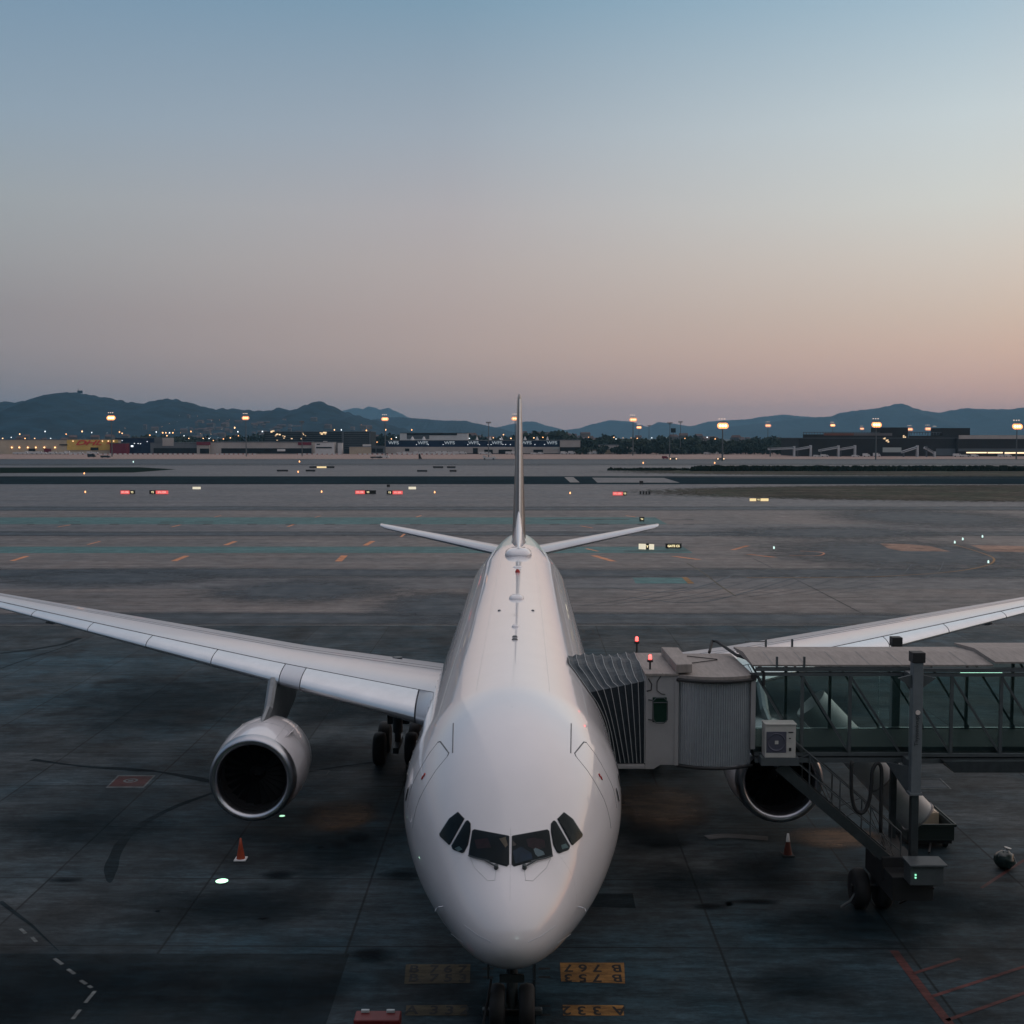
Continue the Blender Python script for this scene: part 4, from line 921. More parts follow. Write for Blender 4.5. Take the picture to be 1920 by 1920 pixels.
tuft_strip(1140, 1320, 881, 4, 500, 'thin dark rough grass tapering left beside the runway')
gpoly('dark_slab', [(-400,1788),(655,1788),(598,1960),(-400,1960)], .0045, pavement('new_slab', (.007,.014,.018), .7, .4, None, .1, .4, .4))
for k in range(26):
    x = -40+k*82+rnd.uniform(-12,12)
    if not 900 < x < 1000 and x < 1290: w_ = rnd.uniform(14,26); gpoly('taxi_marking', [(x,983.6),(x+w_,983.4),(x+w_,982.2),(x,982.4)], .016, kpaint)
for x0_, x1_, y in ((110,150,978.3),(365,400,978.5),(300,345,978.6),(1170,1290,1033),(1020,1180,974),(1240,1300,974.5)): gpoly('taxi_marking', [(x0_,y+.8),(x1_,y+.6),(x1_,y-.4),(x0_,y-.2)], .016, kpaint)
for a in range(9): ribbon('tyre_mark', [(1090+a*60,1136-a*3),(1180+a*70,1122-a*5),(1290+a*60,1100-a*6)], .12, m_blue, .012)
for y, x0_, x1_ in ((1047,1500,2100),(1019,1090,1900),(1008,-200,900),(1120,-200,1900),(1136,-200,1900),(1111,-200,1900),(1160,-200,1900),(990,-200,1900),(965,-200,1900),(942,-200,1900),(933,-200,1150)): ribbon('joint_line', [(x0_,y),(x1_,y+rnd.uniform(-.8,.8))], .06+max(0,1100-y)*.0012, kpaint, .0065, smooth_=False)
# stand numbers
def plate(name, px, m, txts, flip=False, size=.62):
    a = [G(x, y, .008) for x, y in px]; b = MB(); b.add(a, [(0,1,2,3)]); o = struct(b.build(name, m))
    for (x, y, s) in txts:
        p = G(x, y, .013); M = Matrix.Translation(p) @ Matrix.Rotation(-YAW+(math.pi if flip else 0), 4, 'Z') @ Matrix.Diagonal((.80,1.0,1,1))
        struct(text('stand_lettering', s, size, kpaint, M, ext=.0005, bold=.012))
plate('stand_number', [(1052,1840),(1172,1844),(1170,1805),(1050,1805)], ypaint, [(1112,1814.5,'B  7 6 7'),(1112,1833,'B  7 5 3')], True)
plate('stand_number', [(1056,1904),(1170,1904),(1169,1885),(1055,1884)], ypaint, [(1113,1894,'A  3 3 2')], True)
plate('stand_number', [(758,1845),(881,1843),(882,1808),(761,1808)], ypaint2, [(821,1817.5,'B  7 6 7'),(821,1834,'B  7 5 3')])
plate('stand_number', [(760,1904),(875,1904),(876,1884),(762,1885)], ypaint2, [(820,1894.5,'A  3 3 2')])
for y in (1815, 1831, 1885, 1902):
    for xa, xb in ((905,925),(1010,1032)): gpoly('stop_bar', [(xa,y+3),(xb,y+3),(xb,y-1),(xa,y-1)], .008, kpaint)
# red no parking patch, white frames
gpoly('no_parking_patch', [(198,1477),(270,1477),(292,1453.5),(221,1453.5)], .008, wpaint); gpoly('no_parking_patch', [(203,1474.6),(268,1474.6),(287,1455.2),(223,1455.2)], .012, rpaint)
def gcircle(px, py, r0, r1, m, z):
    p = G(px, py, z); b = MB(); n = 28; b.add([(p.x+r*math.cos(2*math.pi*k/n), p.y+r*math.sin(2*math.pi*k/n), z) for r in (r0, r1) for k in range(n)], [(k,(k+1)%n,n+(k+1)%n,n+k) for k in range(n)]); return struct(b.build('ring_marking', m))
gcircle(245, 1463.5, .20, .30, wpaint, .016); gcircle(245, 1463.5, .02, .12, wpaint, .016)
gpoly('ring_marking', [(240,1464),(241,1465.5),(250,1463),(249,1461.5)], .018, wpaint)
gpoly('drain_cover', [(118,1199),(136,1200),(168,1194.5),(150,1193)], .008, kpaint)
def frame_mark(px, m, w=.06):
    ribbon('painted_frame', px+[px[0]], w, m, .010, smooth_=False)
frame_mark([(570,1453),(612,1453),(618,1445),(580,1445)], wpaint, .03)
frame_mark([(1722,1479),(1783,1479),(1763,1460),(1722,1460)], wpaint, .07)
gpoly('painted_patch', [(1722,1477),(1777,1477),(1760,1462),(1722,1462)], .008, m_blue)
for y, w in ((1183,20),(1198,34)):
    frame_mark([(1094,y+3),(1094+w,y+3),(1094+w-3,y-2),(1094,y-2)], kpaint, .2)
gpoly('dark_slab_patch', [(1105,1700),(1192,1703),(1186,1675),(1120,1675)], .006, tyre)
# red hatching bottom right, dashes bottom left
ribbon('red_line', [(1676,1782),(1700,1815),(1740,1868),(1785,1925)], .24, rpaint, smooth_=False)
for a, b_ in (((1713,1825),(1800,1797)),((1748,1868),(1940,1806)),((1775,1913),(1940,1855)),((1840,1665),(1905,1622)),((1905,1622),(1925,1610))): ribbon('red_line', [a, b_], .12, rpaint, smooth_=False)
ribbon('red_line', [(0,1690),(60,1735),(110,1783)], lambda t: .14*(1-t)+.02, tyre, smooth_=False)
for a, b_ in (((38,1741),(48,1750)),((60,1757),(68,1766)),((102,1797),(117,1808)),((127,1817),(140,1826)),((151,1838),(162,1845)),((166,1848),(172,1852)),((178,1858),(160,1880)),((150,1893),(136,1911))): ribbon('white_dash', [a, b_], .10, wpaint, smooth_=False)
ribbon('pale_scrape', [(1325,1570),(1360,1567),(1400,1569),(1440,1572)], .45, m_grey, .012)
for k in range(8): stains.append((rnd.uniform(0, 1900), rnd.uniform(1200, 1900), rnd.uniform(5, 16), rnd.uniform(2, 5)))
for k, q in enumerate(stains): oval('oil_stain', *q, oil, .014+.00005*k)
m_rust = pavement('rusty_concrete', (.098,.058,.032), .7, .4, None, .3, .3, .4, soft='oval', alpha=.85, edge=.3)
oval('rust_stain', 1240, 1515, 130, 55, m_rust, .016); oval('rust_stain', 1560, 1570, 120, 26, m_rust, .016); oval('rust_stain', 640, 1530, 90, 40, m_rust, .016)

# ------------------------------------------------------------------ FAR BUILDINGS
def FM(name, c, **k): return mat(name, c, .8, spec=.15, var=k.pop('var', .15), scale=k.pop('scale', .08), **k)
beige = FM('wall_beige', (.40,.33,.25)); pale = FM('wall_pale', (.34,.31,.29)); yellow = FM('wall_yellow', (.55,.36,.10)); navy = FM('wall_navy', (.008,.018,.045)); grey = FM('wall_grey', (.12,.13,.14))
maroon = FM('wall_maroon', (.14,.02,.035)); dkglass = FM('dark_office', (.018,.026,.03)); dark = FM('dark_opening', (.01,.011,.012)); slate = FM('roof_slate', (.09,.10,.11)); white2 = FM('wall_white', (.52,.50,.49)); tdark = FM('terminal_brown', (.022,.02,.02))
warm = emit('lamp_warm', (1,.50,.20), 4); wht = emit('lamp_white', (.85,.93,1), 1.6); amb = emit('lamp_amber', (1,.65,.35), 3); win_l = emit('window_glow', (1,.68,.36), 1.0); green_l = emit('window_green', (.3,.6,.45), .02)
def B3(px0, px1, pyt, D, dep, pyb=None):     # box from picture extents at distance D
    x0, x1 = P(px0, 840, D).x, P(px1, 840, D).x; zt = P(960, pyt, D).z; z0 = 0 if pyb is None else P(960, pyb, D).z
    return x0, x1, D, D+dep, z0, zt
def building(name, label, D, px0, px1, pyt, m, dep=40, cat='building', parts=(), roof=slate):
    x0, x1, y0, y1, z0, z1 = B3(px0, px1, pyt, D, dep)
    t = thing(name, ((x0+x1)/2, D, 0), label, cat)
    b = MB(); b.box(x0, x1, y0, y1, 0, z1); b.build('wall', m, t)
    b = MB(); b.box(x0-.3, x1+.3, y0-.3, y1, z1+.01, z1+.5); b.build('roof', roof, t)
    for pn, a0, a1, yt, yb, pm, dd in parts:
        q = B3(a0, a1, yt, D, dep, yb); b = MB(); b.box(q[0], q[1], y0-dd, y0-.01, q[4], q[5]); b.build(pn, pm, t)
    return t
DC = 1010
t = building('cargo_warehouse', 'long yellow lit cargo warehouse with red DHL letters at the left edge', DC, -60, 223, 825, beige, parts=[('yellow_panel',126,222,824.5,844,yellow,.4),('loading_door',170,185,839,844,dark,.6),('loading_door',112,127,833,835,dark,.6),('loading_door',83,96,841,848,maroon,.9),('loading_door',54,66,841,846,dark,.9)])
for px in (22, 36, 52, 67, 83, 103):
    p = P(px, 839, DC-.6); b = MB(); b.lathe([(-.5,.3),(0,.6),(.5,.3)], Matrix.Translation(p), 8, True); b.build('wall_lamp', warm, t)
for px in (137, 192, 203, 213):
    p = P(px, 827, DC-.8); b = MB(); b.lathe([(-.3,.2),(0,.4),(.3,.2)], Matrix.Translation(p), 8, True); b.build('wall_lamp', amb, t)
text('logo_lettering', 'DHL', 5.6, mat('logo_red', (.55,.03,.02), .6), facing(P(165, 830.5, DC-.8)) @ Matrix.Diagonal((2.0,1,1,1)), t, ext=.1, shear=.4, bold=.08)
b = MB()
for k in range(3): b.box(P(140,1,DC).x, P(147-k,1,DC).x, DC-.8, DC-.6, P(1,829+k*1.6,DC).z-.25, P(1,829+k*1.6,DC).z+.1)
for k in range(3): b.box(P(184-k,1,DC).x, P(190,1,DC).x, DC-.8, DC-.6, P(1,829+k*1.6,DC).z-.25, P(1,829+k*1.6,DC).z+.1)
b.build('logo_stripes', bpy.data.materials['logo_red'], t)
t = building('blue_warehouse', 'dark blue flat roofed warehouse right of the yellow one', DC+6, 216, 290, 821.5, navy, parts=[('loading_door',246,250,835,838,wht,.6)])
for px, py in ((229,826),(238,831.5),(252,831.5),(259,831.5),(263.5,832),(276,828)):
    p = P(px, py, DC+5); b = MB(); b.lathe([(-.25,.2),(0,.45),(.25,.2)], Matrix.Translation(p), 8, True); b.build('wall_lamp', wht, t)
building('maroon_shed', 'low maroon shed in front of the blue warehouse', DC-8, 206, 237, 831.5, maroon, 8)
building('grey_depot', 'low grey depot with a dark open front left of the pale hangar', DC, 282, 371, 831, grey, parts=[('open_bay',288,371,840,850,dark,.3),('upper_block',305,326,821,836,pale,.5),('upper_block',290,304,821.5,831,slate,.5)])
building('maroon_kiosk', 'small maroon roofed kiosk at the corner of the pale hangar', DC-4, 369, 392, 829, pale, 8, parts=[('fascia',369,395,828.5,834.5,maroon,.8),('open_bay',375,392,841,850,dark,.4)])
building('pale_hangar', 'long pale cargo hangar with a dark open underside', DC, 392, 584, 829.5, pale, parts=[('open_bay',415,584,840.5,850,dark,.3),('sign_panel',559,584,829,834.5,maroon,.6),('door_panel',520,535,842,846,white2,.5)])
building('white_office', 'boxy white office with a strip of small windows beside the dark block', DC-6, 591, 626, 829.5, white2, 14, parts=[('window',593,622,838,840.5,dark,.3),('window',594,600,832,834,dark,.3),('rooftop_box',606,614,827,829.6,white2,.2)])
building('white_office', 'narrow pale cube building between the white office and the dark block', DC-2, 633, 641, 830.5, white2, 8)
t = building('dark_office_block', 'wide dark glass office block with scattered lit windows', DC+70, 496, 655, 810, dkglass)
def litwins(t, D, boxes, m, n, sz=(.9,.6)):
    for k in range(n):
        a = boxes[k % len(boxes)]; px = rnd.uniform(a[0], a[1]); py = rnd.uniform(a[2], a[3]); p = P(px, py, D-.3)
        b = MB(); b.box(p.x-sz[0]*rnd.uniform(.5,1.2), p.x+sz[0]*rnd.uniform(.5,1.2), D-.3, D-.1, p.z-sz[1], p.z+sz[1]); b.build('lit_window', m, t)
litwins(t, DC+70, [(601,612,810.5,814),(508,514,808,810),(512,526,812,818),(601,612,811,813)], win_l, 16); litwins(t, DC+70, [(505,600,812,825)], win_l, 10, (.7,.4))
b = MB()
for k in range(5): q = B3(497, 655, 812+k*4, DC+70, 5, 812+k*4+.8); b.box(q[0], q[1], DC+69.6, DC+69.9, q[4], q[5])
b.build('floor_band', slate, t)
t = building('dark_office_block', 'dark slatted office tower ending the row of offices left of the tall dark block gap', DC+20, 641, 695, 810, dkglass, parts=[('corner_pier',641,645,810,850,slate,.4),('corner_pier',692,695,810,850,slate,.4)])
b = MB()
for k in range(9): q = B3(646, 691, 812+k*3.6, DC+20, 5, 812+k*3.6+1); b.box(q[0], q[1], DC+19.5, DC+19.9, q[4], q[5])
b.build('floor_band', grey, t); t['label'] = 'dark slatted office block with horizontal floor bands right of the lit office block'
building('flat_depot', 'low flat beige depot in front of the slatted office block', DC-6, 655, 696, 838, beige, 15, parts=[('rooftop_box',680,696,833,838.2,white2,.1)])
building('glass_lobby', 'small glass fronted lobby beside the flat beige depot', DC-6, 696, 720, 837.5, slate, 12, parts=[('window',697,704,841,848,dark,.3),('window',706,718,841,848,dark,.3)])
t = building('freight_terminal', 'very long navy freight terminal with pale WFS letters above a pale wall', DC+4, 722, 1050, 826.5, navy, 60, parts=[('lower_wall',722,1088,838,850,pale,2.5),('loading_door',887,896,840,850,dark,2.8),('loading_door',908,924,843,850,dark,2.8),('loading_door',935,960,843,850,dark,2.8),('loading_door',1000,1018,843,850,dark,2.8),('loading_door',760,768,841,846,dark,2.8),('loading_door',1036,1048,839,842,green_l,2.9)])
wl_ = emit('logo_glow', (.6,.75,.85), .28)
for px in (738, 793, 843, 888, 932, 987, 1035): text('logo_lettering', 'WFS', 3.6, wl_, facing(P(px, 830.5, DC+3.8)) @ Matrix.Diagonal((1.25,1,1,1)), t, ext=.05, bold=.05)
for px in (781, 803, 831, 877, 899, 915, 921, 943, 948, 957, 1003, 1021):
    p = P(px, 833.5, DC+3.6); b = MB(); b.lathe([(-.2,.2),(0,.4),(.2,.2)], Matrix.Translation(p), 8, True); b.build('wall_lamp', wht, t)
building('pale_block', 'pale two tone block with a dark roof strip rising behind the navy freight terminal', DC+64, 750, 877, 812.5, white2, 20, parts=[('dark_strip',763,857,812.2,816,dark,.4),('dark_recess',763,805,812.3,823,slate,.3)])
for px, w_ in ((769,15),(791,14),(893,9),(918,9),(940,9),(985,10),(1008,11),(1028,8)):
    D = DC+68 if px > 860 else DC+62; x = P(px, 1, D).x; hw = w_/2*D/F; z1 = P(1, 818, D).z; b = MB()
    rings = [[Vector((x+hw*(1-q)**.8*math.cos(a), D+hw*(1-q)**.8*math.sin(a), z1*(.6+.4*q))) for a in [2*math.pi*k/12 for k in range(12)]] for q in (0, .3, .6, .85, .99)]
    b.loft(rings); b.lathe([(0, hw*.9), (z1*.6, hw)], Matrix.Translation((x, D, 0)), 12)
    tag(b.build('tent_roof', white2, None, (x, D, 0), smooth=True), 'small white peaked canopy roof rising above the navy freight terminal', 'tent', 'white peaked canopies')
building('grey_annex', 'pale upper storey over a dark open ground floor ending the freight terminal', DC, 1050, 1088, 825.5, pale, 30, parts=[('open_bay',1050,1090,838.5,850,dark,.5)])
building('low_shed', 'low pale shed with white vans parked before it right of the freight terminal', DC, 1102, 1146, 843, beige, 10)
t = building('gabled_hall', 'small pale gabled hall behind the low shed', DC+10, 1125, 1160, 835, pale, 20)
t = thing('vaulted_hangar', P(1180, 840, DC)*1, 'rounded pale fabric hangar on the far apron', 'hangar'); t.location.z = 0; t['_org'] = tuple(t.location)
b = MB(); x0, x1 = P(1160,1,DC).x, P(1199,1,DC).x; zt_ = P(1,837.5,DC).z; pr = [(x0,0),(x0,zt_*.55),(x0+(x1-x0)*.2,zt_*.85),((x0+x1)/2,zt_),(x1-(x1-x0)*.2,zt_*.85),(x1,zt_*.55),(x1,0)]
b.loft([[Vector((x,y,z)) for x,z in pr] for y in (DC, DC+25)]); b.build('shell', pale, t)
b = MB(); 
for k in range(1, 8): x = x0+(x1-x0)*k/8; b.box(x-.15, x+.15, DC-.2, DC-.01, .1, zt_*.6)
b.build('front_rib', beige, t)
# right terminal
t = building('passenger_terminal', 'long dark terminal with two rooftop blocks and parked bridges on the right', 900, 1498, 1800, 822, tdark, 60, parts=[('upper_floor',1505,1672,814.5,822.4,tdark,.1),('roof_red_strip',1544,1600,812,816.5,FM('roof_rust',(.16,.07,.05)),.5),('roof_strip',1600,1672,812,816.8,FM('roof_brown',(.12,.11,.11)),.5),('upper_floor',1703,1797,817,822.6,tdark,.15),('glazed_front',1655,1690,839,848,green_l,.3),('glazed_front',1755,1800,841,854,slate,.3)])  # roof strip in a plain reddish base colour, no emission
for a, b_, nm in ((1651,1702,0),(1766,1818,1)):
    q = B3(a, b_, 801.5 if nm == 0 else 802.5, 905, 25, 822); b = MB(); b.box(q[0],q[1],q[2],q[3],q[4],q[5]); b.build('rooftop_block', tdark, t)
b = MB()
for a, b_ in ((1506,1650),(1703,1765)):
    q = B3(a, b_, 810, 903, 3, 811); b.box(q[0],q[1],q[2],q[2]+1,q[4],q[5])
    px = a
    while px < b_: q = B3(px, px+.8, 810.5, 903, 3, 815); b.box(q[0],q[1],q[2],q[2]+.5,q[4],q[5]); px += 5.2
b.build('roof_railing', slate, t)
litwins(t, 900, [(1657,1662,820,823),(1660,1668,824,832),(1694,1699,815,822),(1802,1806,822,828)], win_l, 12, (.7,.4))
t = building('terminal_wing', 'low dark terminal wing with a bright lit ground floor at the right edge', 896, 1795, 1990, 822, tdark, 60, parts=[('pale_roof',1797,1990,816,823,pale,.4),('lit_ground_floor',1812,1850,847.6,849.8,emit('lit_strip',(1,.75,.45),1.5),.4),('lit_ground_floor',1852,1880,847.6,850,emit('lit_strip',(1,.75,.45),1.5),.4),('lit_ground_floor',1884,1990,847.8,850.5,emit('lit_strip',(1,.75,.45),1.5),.4),('glazing',1797,1990,841,846,slate,.3)])
# far boarding bridges
brm = FM('far_bridge_white', (.40,.40,.41))
for i, (xa, ya, xb, yb, D, lab) in enumerate(((1440,842,1489,840,885,'leftmost far pale boarding bridge, level, left of the dark terminal'),(1491,843,1520,838,885,'far pale boarding bridge second from the left before the dark terminal'),(1535,845,1572,838.5,880,'far pale boarding bridge sloping up in front of the left terminal wall'),(1572,843,1603,838,882,'short far boarding bridge ending beside a pale post'),(1690,848,1720,838.5,870,'thick far boarding bridge raised at its right end before the terminal'),(1733,839,1752,850,872,'far boarding bridge sloping down to the right before the terminal'))):
    a, c = P(xa, ya, D), P(xb, yb, D); t = thing('far_boarding_bridge', ((a.x+c.x)/2, D, 0), lab, 'jet bridge', 'boarding bridges at the far terminal')
    b = MB(); b.bar(a, c, 2.6, 1.5); b.build('tunnel', brm, t)
    b = MB(); b.bar(a+Vector((0,-1.4,.3)), c+Vector((0,-1.4,.3)), .05, .5); b.build('window_band', slate, t)
    b = MB(); b.box(c.x-.6, c.x+.6, D-1.5, D+1.5, 0, c.z+1.3); b.build('rotunda', brm, t)
    b = MB(); b.box(a.x+1.5, a.x+1.9, D-1.3, D+1.3, 0, a.z+1.0); b.build('leg', slate, t)
# vehicles and kit on the far apron
def van(px, py, label, m, L_=5.2, w=2.0, h=2.2, D=None, cat='van', lit=False, grp='vans and trucks on the far apron'):
    p = G(px, py) if D is None else Vector((P(px,1,D).x, D, 0)); t = thing('parked_van', p, label, cat, grp)
    b = MB(); b.prism([(0,0)], 0, 0) if False else None
    prof = [(-L_/2,.35),(L_/2-.1,.35),(L_/2,.9),(L_/2-.5,1.2),(L_/2-1.1,h*.95),(L_/2-1.6,h),(-L_/2+.1,h),(-L_/2,h-.2)]
    b.loft([[Vector((p.x+x, p.y+y, z)) for x, z in prof] for y in (-w/2, w/2)]); b.build('body', m, t)
    b = MB(); b.box(p.x+L_/2-1.7, p.x+L_/2-1.15, p.y-w/2-.02, p.y-w/2-.005, 1.3, 1.8); b.build('window', dark, t)
    for dx in (-L_*.3, L_*.3):
        b = MB(); b.lathe([(0,.36),(.22,.36)], Matrix.Translation((p.x+dx, p.y-w/2+.2, .36)) @ Matrix.Rotation(R(90), 4, 'X'), 12, True); b.build('wheel', black, t)
    if lit:
        for dx in (-1.8, 1.8):
            b = MB(); b.lathe([(-.25,.2),(0,.35),(.25,.2)], Matrix.Translation((p.x+dx, p.y-w/2-.3, .9)), 8, True); b.build('headlight', amb, t)
van(718, 859, 'pale low van parked alone on the far apron below the offices', white2, 9, 2, 1.8)
van(706, 859.5, 'dark low dolly train parked beside the pale low van', dark, 8, 2, 1.2)
van(1247, 860.5, 'small maroon tractor at the foot of a dark light mast', maroon, 4, 2, 1.9)
van(1262, 863, 'vehicle with two bright lamps on the far apron right of the maroon tractor', slate, 5, 2, 1.6, lit=True)
van(1351, 863, 'vehicle with bright lamps alone on the far apron below the brightest floodlight', slate, 5, 2, 1.4, lit=True)
van(788, 861, 'thin dark crate trolley standing upright on the far apron', dark, 2, 2, 3.5)
van(172, 857.5, 'dark tug standing on the far apron below the DHL letters', dkglass, 5.5, 2, 2.4); van(198, 858.5, 'small dark dolly right of the dark tug on the left', dkglass, 6.5, 2, 1.6)
p = G(918, 862); t = thing('mobile_stairs', p, 'white mobile boarding stairs truck standing on the far apron left of the fin', 'stairs truck')
b = MB(); b.box(p.x-4, p.x+3.5, p.y-1, p.y+1, .5, 1.5); b.box(p.x-4.4, p.x-2.6, p.y-1, p.y+1, 1.5, 2.6); b.build('truck_body', white2, t)
b = MB(); b.bar((p.x+4.6, p.y, 1.0), (p.x-1.6, p.y, 4.0), 1.6, .5); b.box(p.x-2.6, p.x-1, p.y-.9, p.y+.9, 3.7, 4.9); b.build('stair_flight', white2, t)
for dx in (-3.2, 2.4):
    b = MB(); b.lathe([(0,.5),(.3,.5)], Matrix.Translation((p.x+dx, p.y-.8, .5)) @ Matrix.Rotation(R(90), 4, 'X'), 14, True); b.build('wheel', black, t)
# parked aircraft-side clutter: row of vans before the buildings
cnt = 0
for px in list(range(8, 120, 9))+[128,133,150,160]+list(range(745, 870, 11))+[905,915,955,965,1003,1015,1060,1075,1110,1120,1130,1335,1352,1370,1545,1560,1620,1640,1660,1815,1830,1848,1900,1912]:
    D = (DC-14 if px < 1450 else 868)+rnd.uniform(-2, 2); x = P(px, 1, D).x
    if cnt == 0:
        van(px, 0, 'small vehicle in the line parked at the foot of the far buildings', white2, 4.8, 1.9, 1.9, D=D, cat='vehicle', grp='vehicles lined up below the far buildings'); first_v = bpy.context.scene.objects[[o.name for o in bpy.context.scene.objects if o.name.startswith('parked_van') and o.get('group','').startswith('vehicles lined')][0]]
    else: dup(first_v, (x, D, 0), rz=0, scale=(rnd.uniform(.8, 1.6), 1, rnd.uniform(.7, 1.5)))
    cnt += 1
# red and white barriers along the far apron edge
bar_r = FM('barrier_pink', (.35,.12,.10))
b0 = None
for i, px in enumerate([112+k*9.6 for k in range(26)]+[394+k*9 for k in range(9)]+[552+k*9.5 for k in range(9)]+[668+k*9.5 for k in range(20)]):
    D = DC-30; x = P(px, 1, D).x
    if b0 is None:
        b = MB(); b.box(x-1.1, x+1.1, D-.3, D+.3, 0, .95); b.k = 1; b.box(x-1.9, x-1.12, D-.28, D+.28, 0, .9)
        b0 = tag(b.build('barrier_block', [white2, bar_r], None, (x, D, 0)), 'one block of the red and white barrier row along the far apron edge', 'barrier', 'red and white barrier blocks')
    else:
        o = b0.copy(); C.objects.link(o); o.location = (x, D, 0)
# ------------------------------------------------------------------ LIGHT MASTS
def mast(px, ytop, D, label, lit, sc=1.0, ybase=None, arms=3):
    sc *= .78
    x = P(px, 800, D).x; zt = P(px, ytop, D).z; t = thing('floodlight_mast', (x, D, 0), label, 'light mast', 'tall floodlight masts')
    b = MB(); b.tube((x, D, 0), (x, D, zt), .42*sc, 8, .2*sc); b.build('pole', frame, t)
    b = MB(); b.bar((x-2.0*sc, D, zt), (x+2.0*sc, D, zt), .3, .3); b.bar((x-1.3*sc, D, zt-1), (x+1.3*sc, D, zt-1), .25, .25); b.build('crossarm', frame, t)
    if lit:
        for k in range(arms):
            q = (k-(arms-1)/2)*1.25*sc
            b = MB(); M = Matrix.Translation((x+q, D-.5, zt-1.9*sc)) @ Matrix.Rotation(R(75), 4, 'X'); b.lathe([(0,1.1*sc),(.15,1.5*sc),(.3,1.45*sc)], M, 16, True); f_ = b.build('floodlight', bowl[lit-1], t); b = MB(); b.lathe([(.31,.6*sc),(.5,.55*sc),(.7,.25*sc)], M, 14, True); b.build('bulb', flood[lit-1], f_)
        for k in range(3): b = MB(); b.box(x-(1.7-k*1.3)*sc-.35, x-(1.7-k*1.3)*sc+.35, D-.2, D+.2, zt+1.2*sc, zt+1.6*sc); b.build('upper_lamp', upl, t)
    else:
        b = MB()
        for k in range(4): b.box(x+(k-1.5)*1.1*sc-.3, x+(k-1.5)*1.1*sc+.3, D-.4, D+.1, zt-.5, zt+.5)
        b.build('lamp_head', frame, t)
flood = [emit('flood_strong', (1,.50,.18), 9), emit('flood_mid', (1,.50,.20), 3.2), emit('flood_soft', (1,.48,.22), 2)]; bowl = [emit('halo_bowl_strong', (1,.30,.08), 2.0), emit('halo_bowl_mid', (1,.34,.12), .9), emit('halo_bowl_soft', (1,.36,.16), .6)]; upl = emit('flood_upper', (1,.75,.6), .9)  # bowls get their own orange glow in place of a halo round the bulbs
for px, yt, D, lab, lit, sc in ((209,778,880,'lit floodlight mast standing before the yellow warehouse and the DHL letters',1,1.5),(461,779,890,'lit floodlight mast above the pale cargo hangar',2,1.3),(722,781,900,'lit floodlight mast right of the slatted office block',2,1.3),(966,780,900,'lit floodlight mast partly hidden by the left edge of the fin',2,1.35),
    (1187,782,930,'lit floodlight mast, the tall one of the close pair right of the fin',2,1.4),(1198,798,1250,'lit floodlight mast, the lower one of the close pair right of the fin',2,1.3),(1355,791,720,'brightest lit floodlight mast right of centre above the dark trees',1,1.6),(1440,794,1500,'small lit floodlight mast left of the dark terminal',3,1.8),
    (1561,794,1250,'lit floodlight mast over the left end of the dark terminal roof',2,1.3),(1616,801,1500,'small faint lit mast between two bigger floodlights over the terminal',3,1.3),(1643,790,760,'large lit floodlight mast left of the first rooftop block',1,1.5),(1706,801,1400,'small lit floodlight mast right of the first rooftop block',3,1.7),
    (1740,800,1400,'small lit floodlight mast between the two rooftop blocks, left one',3,1.8),(1753,802,1500,'small lit floodlight mast between the two rooftop blocks, right one',3,1.7),(1907,793,780,'large lit floodlight mast at the right edge of the photo',1,1.6)):
    mast(px, yt, D, lab, lit, sc)
for px, yt, D, lab in ((566,791,900,'unlit light mast before the lit dark office block'),(916,792,860,'unlit light mast beside the white stairs truck'),(1256,793,860,'unlit light mast with the maroon tractor at its foot'),(1276,791,1000,'thin unlit light mast right of the mast with the tractor'),(1217,798,1300,'faint unlit light mast in front of the pale far hills')):
    mast(px, yt, D, lab, 0, 1.15)
x = P(1269, 1, 1100).x; t = thing('square_sign_mast', (x, 1100, 0), 'square dark board on a pole above the dark trees', 'sign'); zt_ = P(1, 808, 1100).z
b = MB(); b.tube((x,1100,0),(x,1100,zt_),.3,6); b.build('pole', frame, t); b = MB(); b.box(x-2.2,x+2.2,1099,1099.4,zt_-1.5,zt_+2.5); b.build('board', dkglass, t)
x = P(1205, 1, DC-5).x+22; 
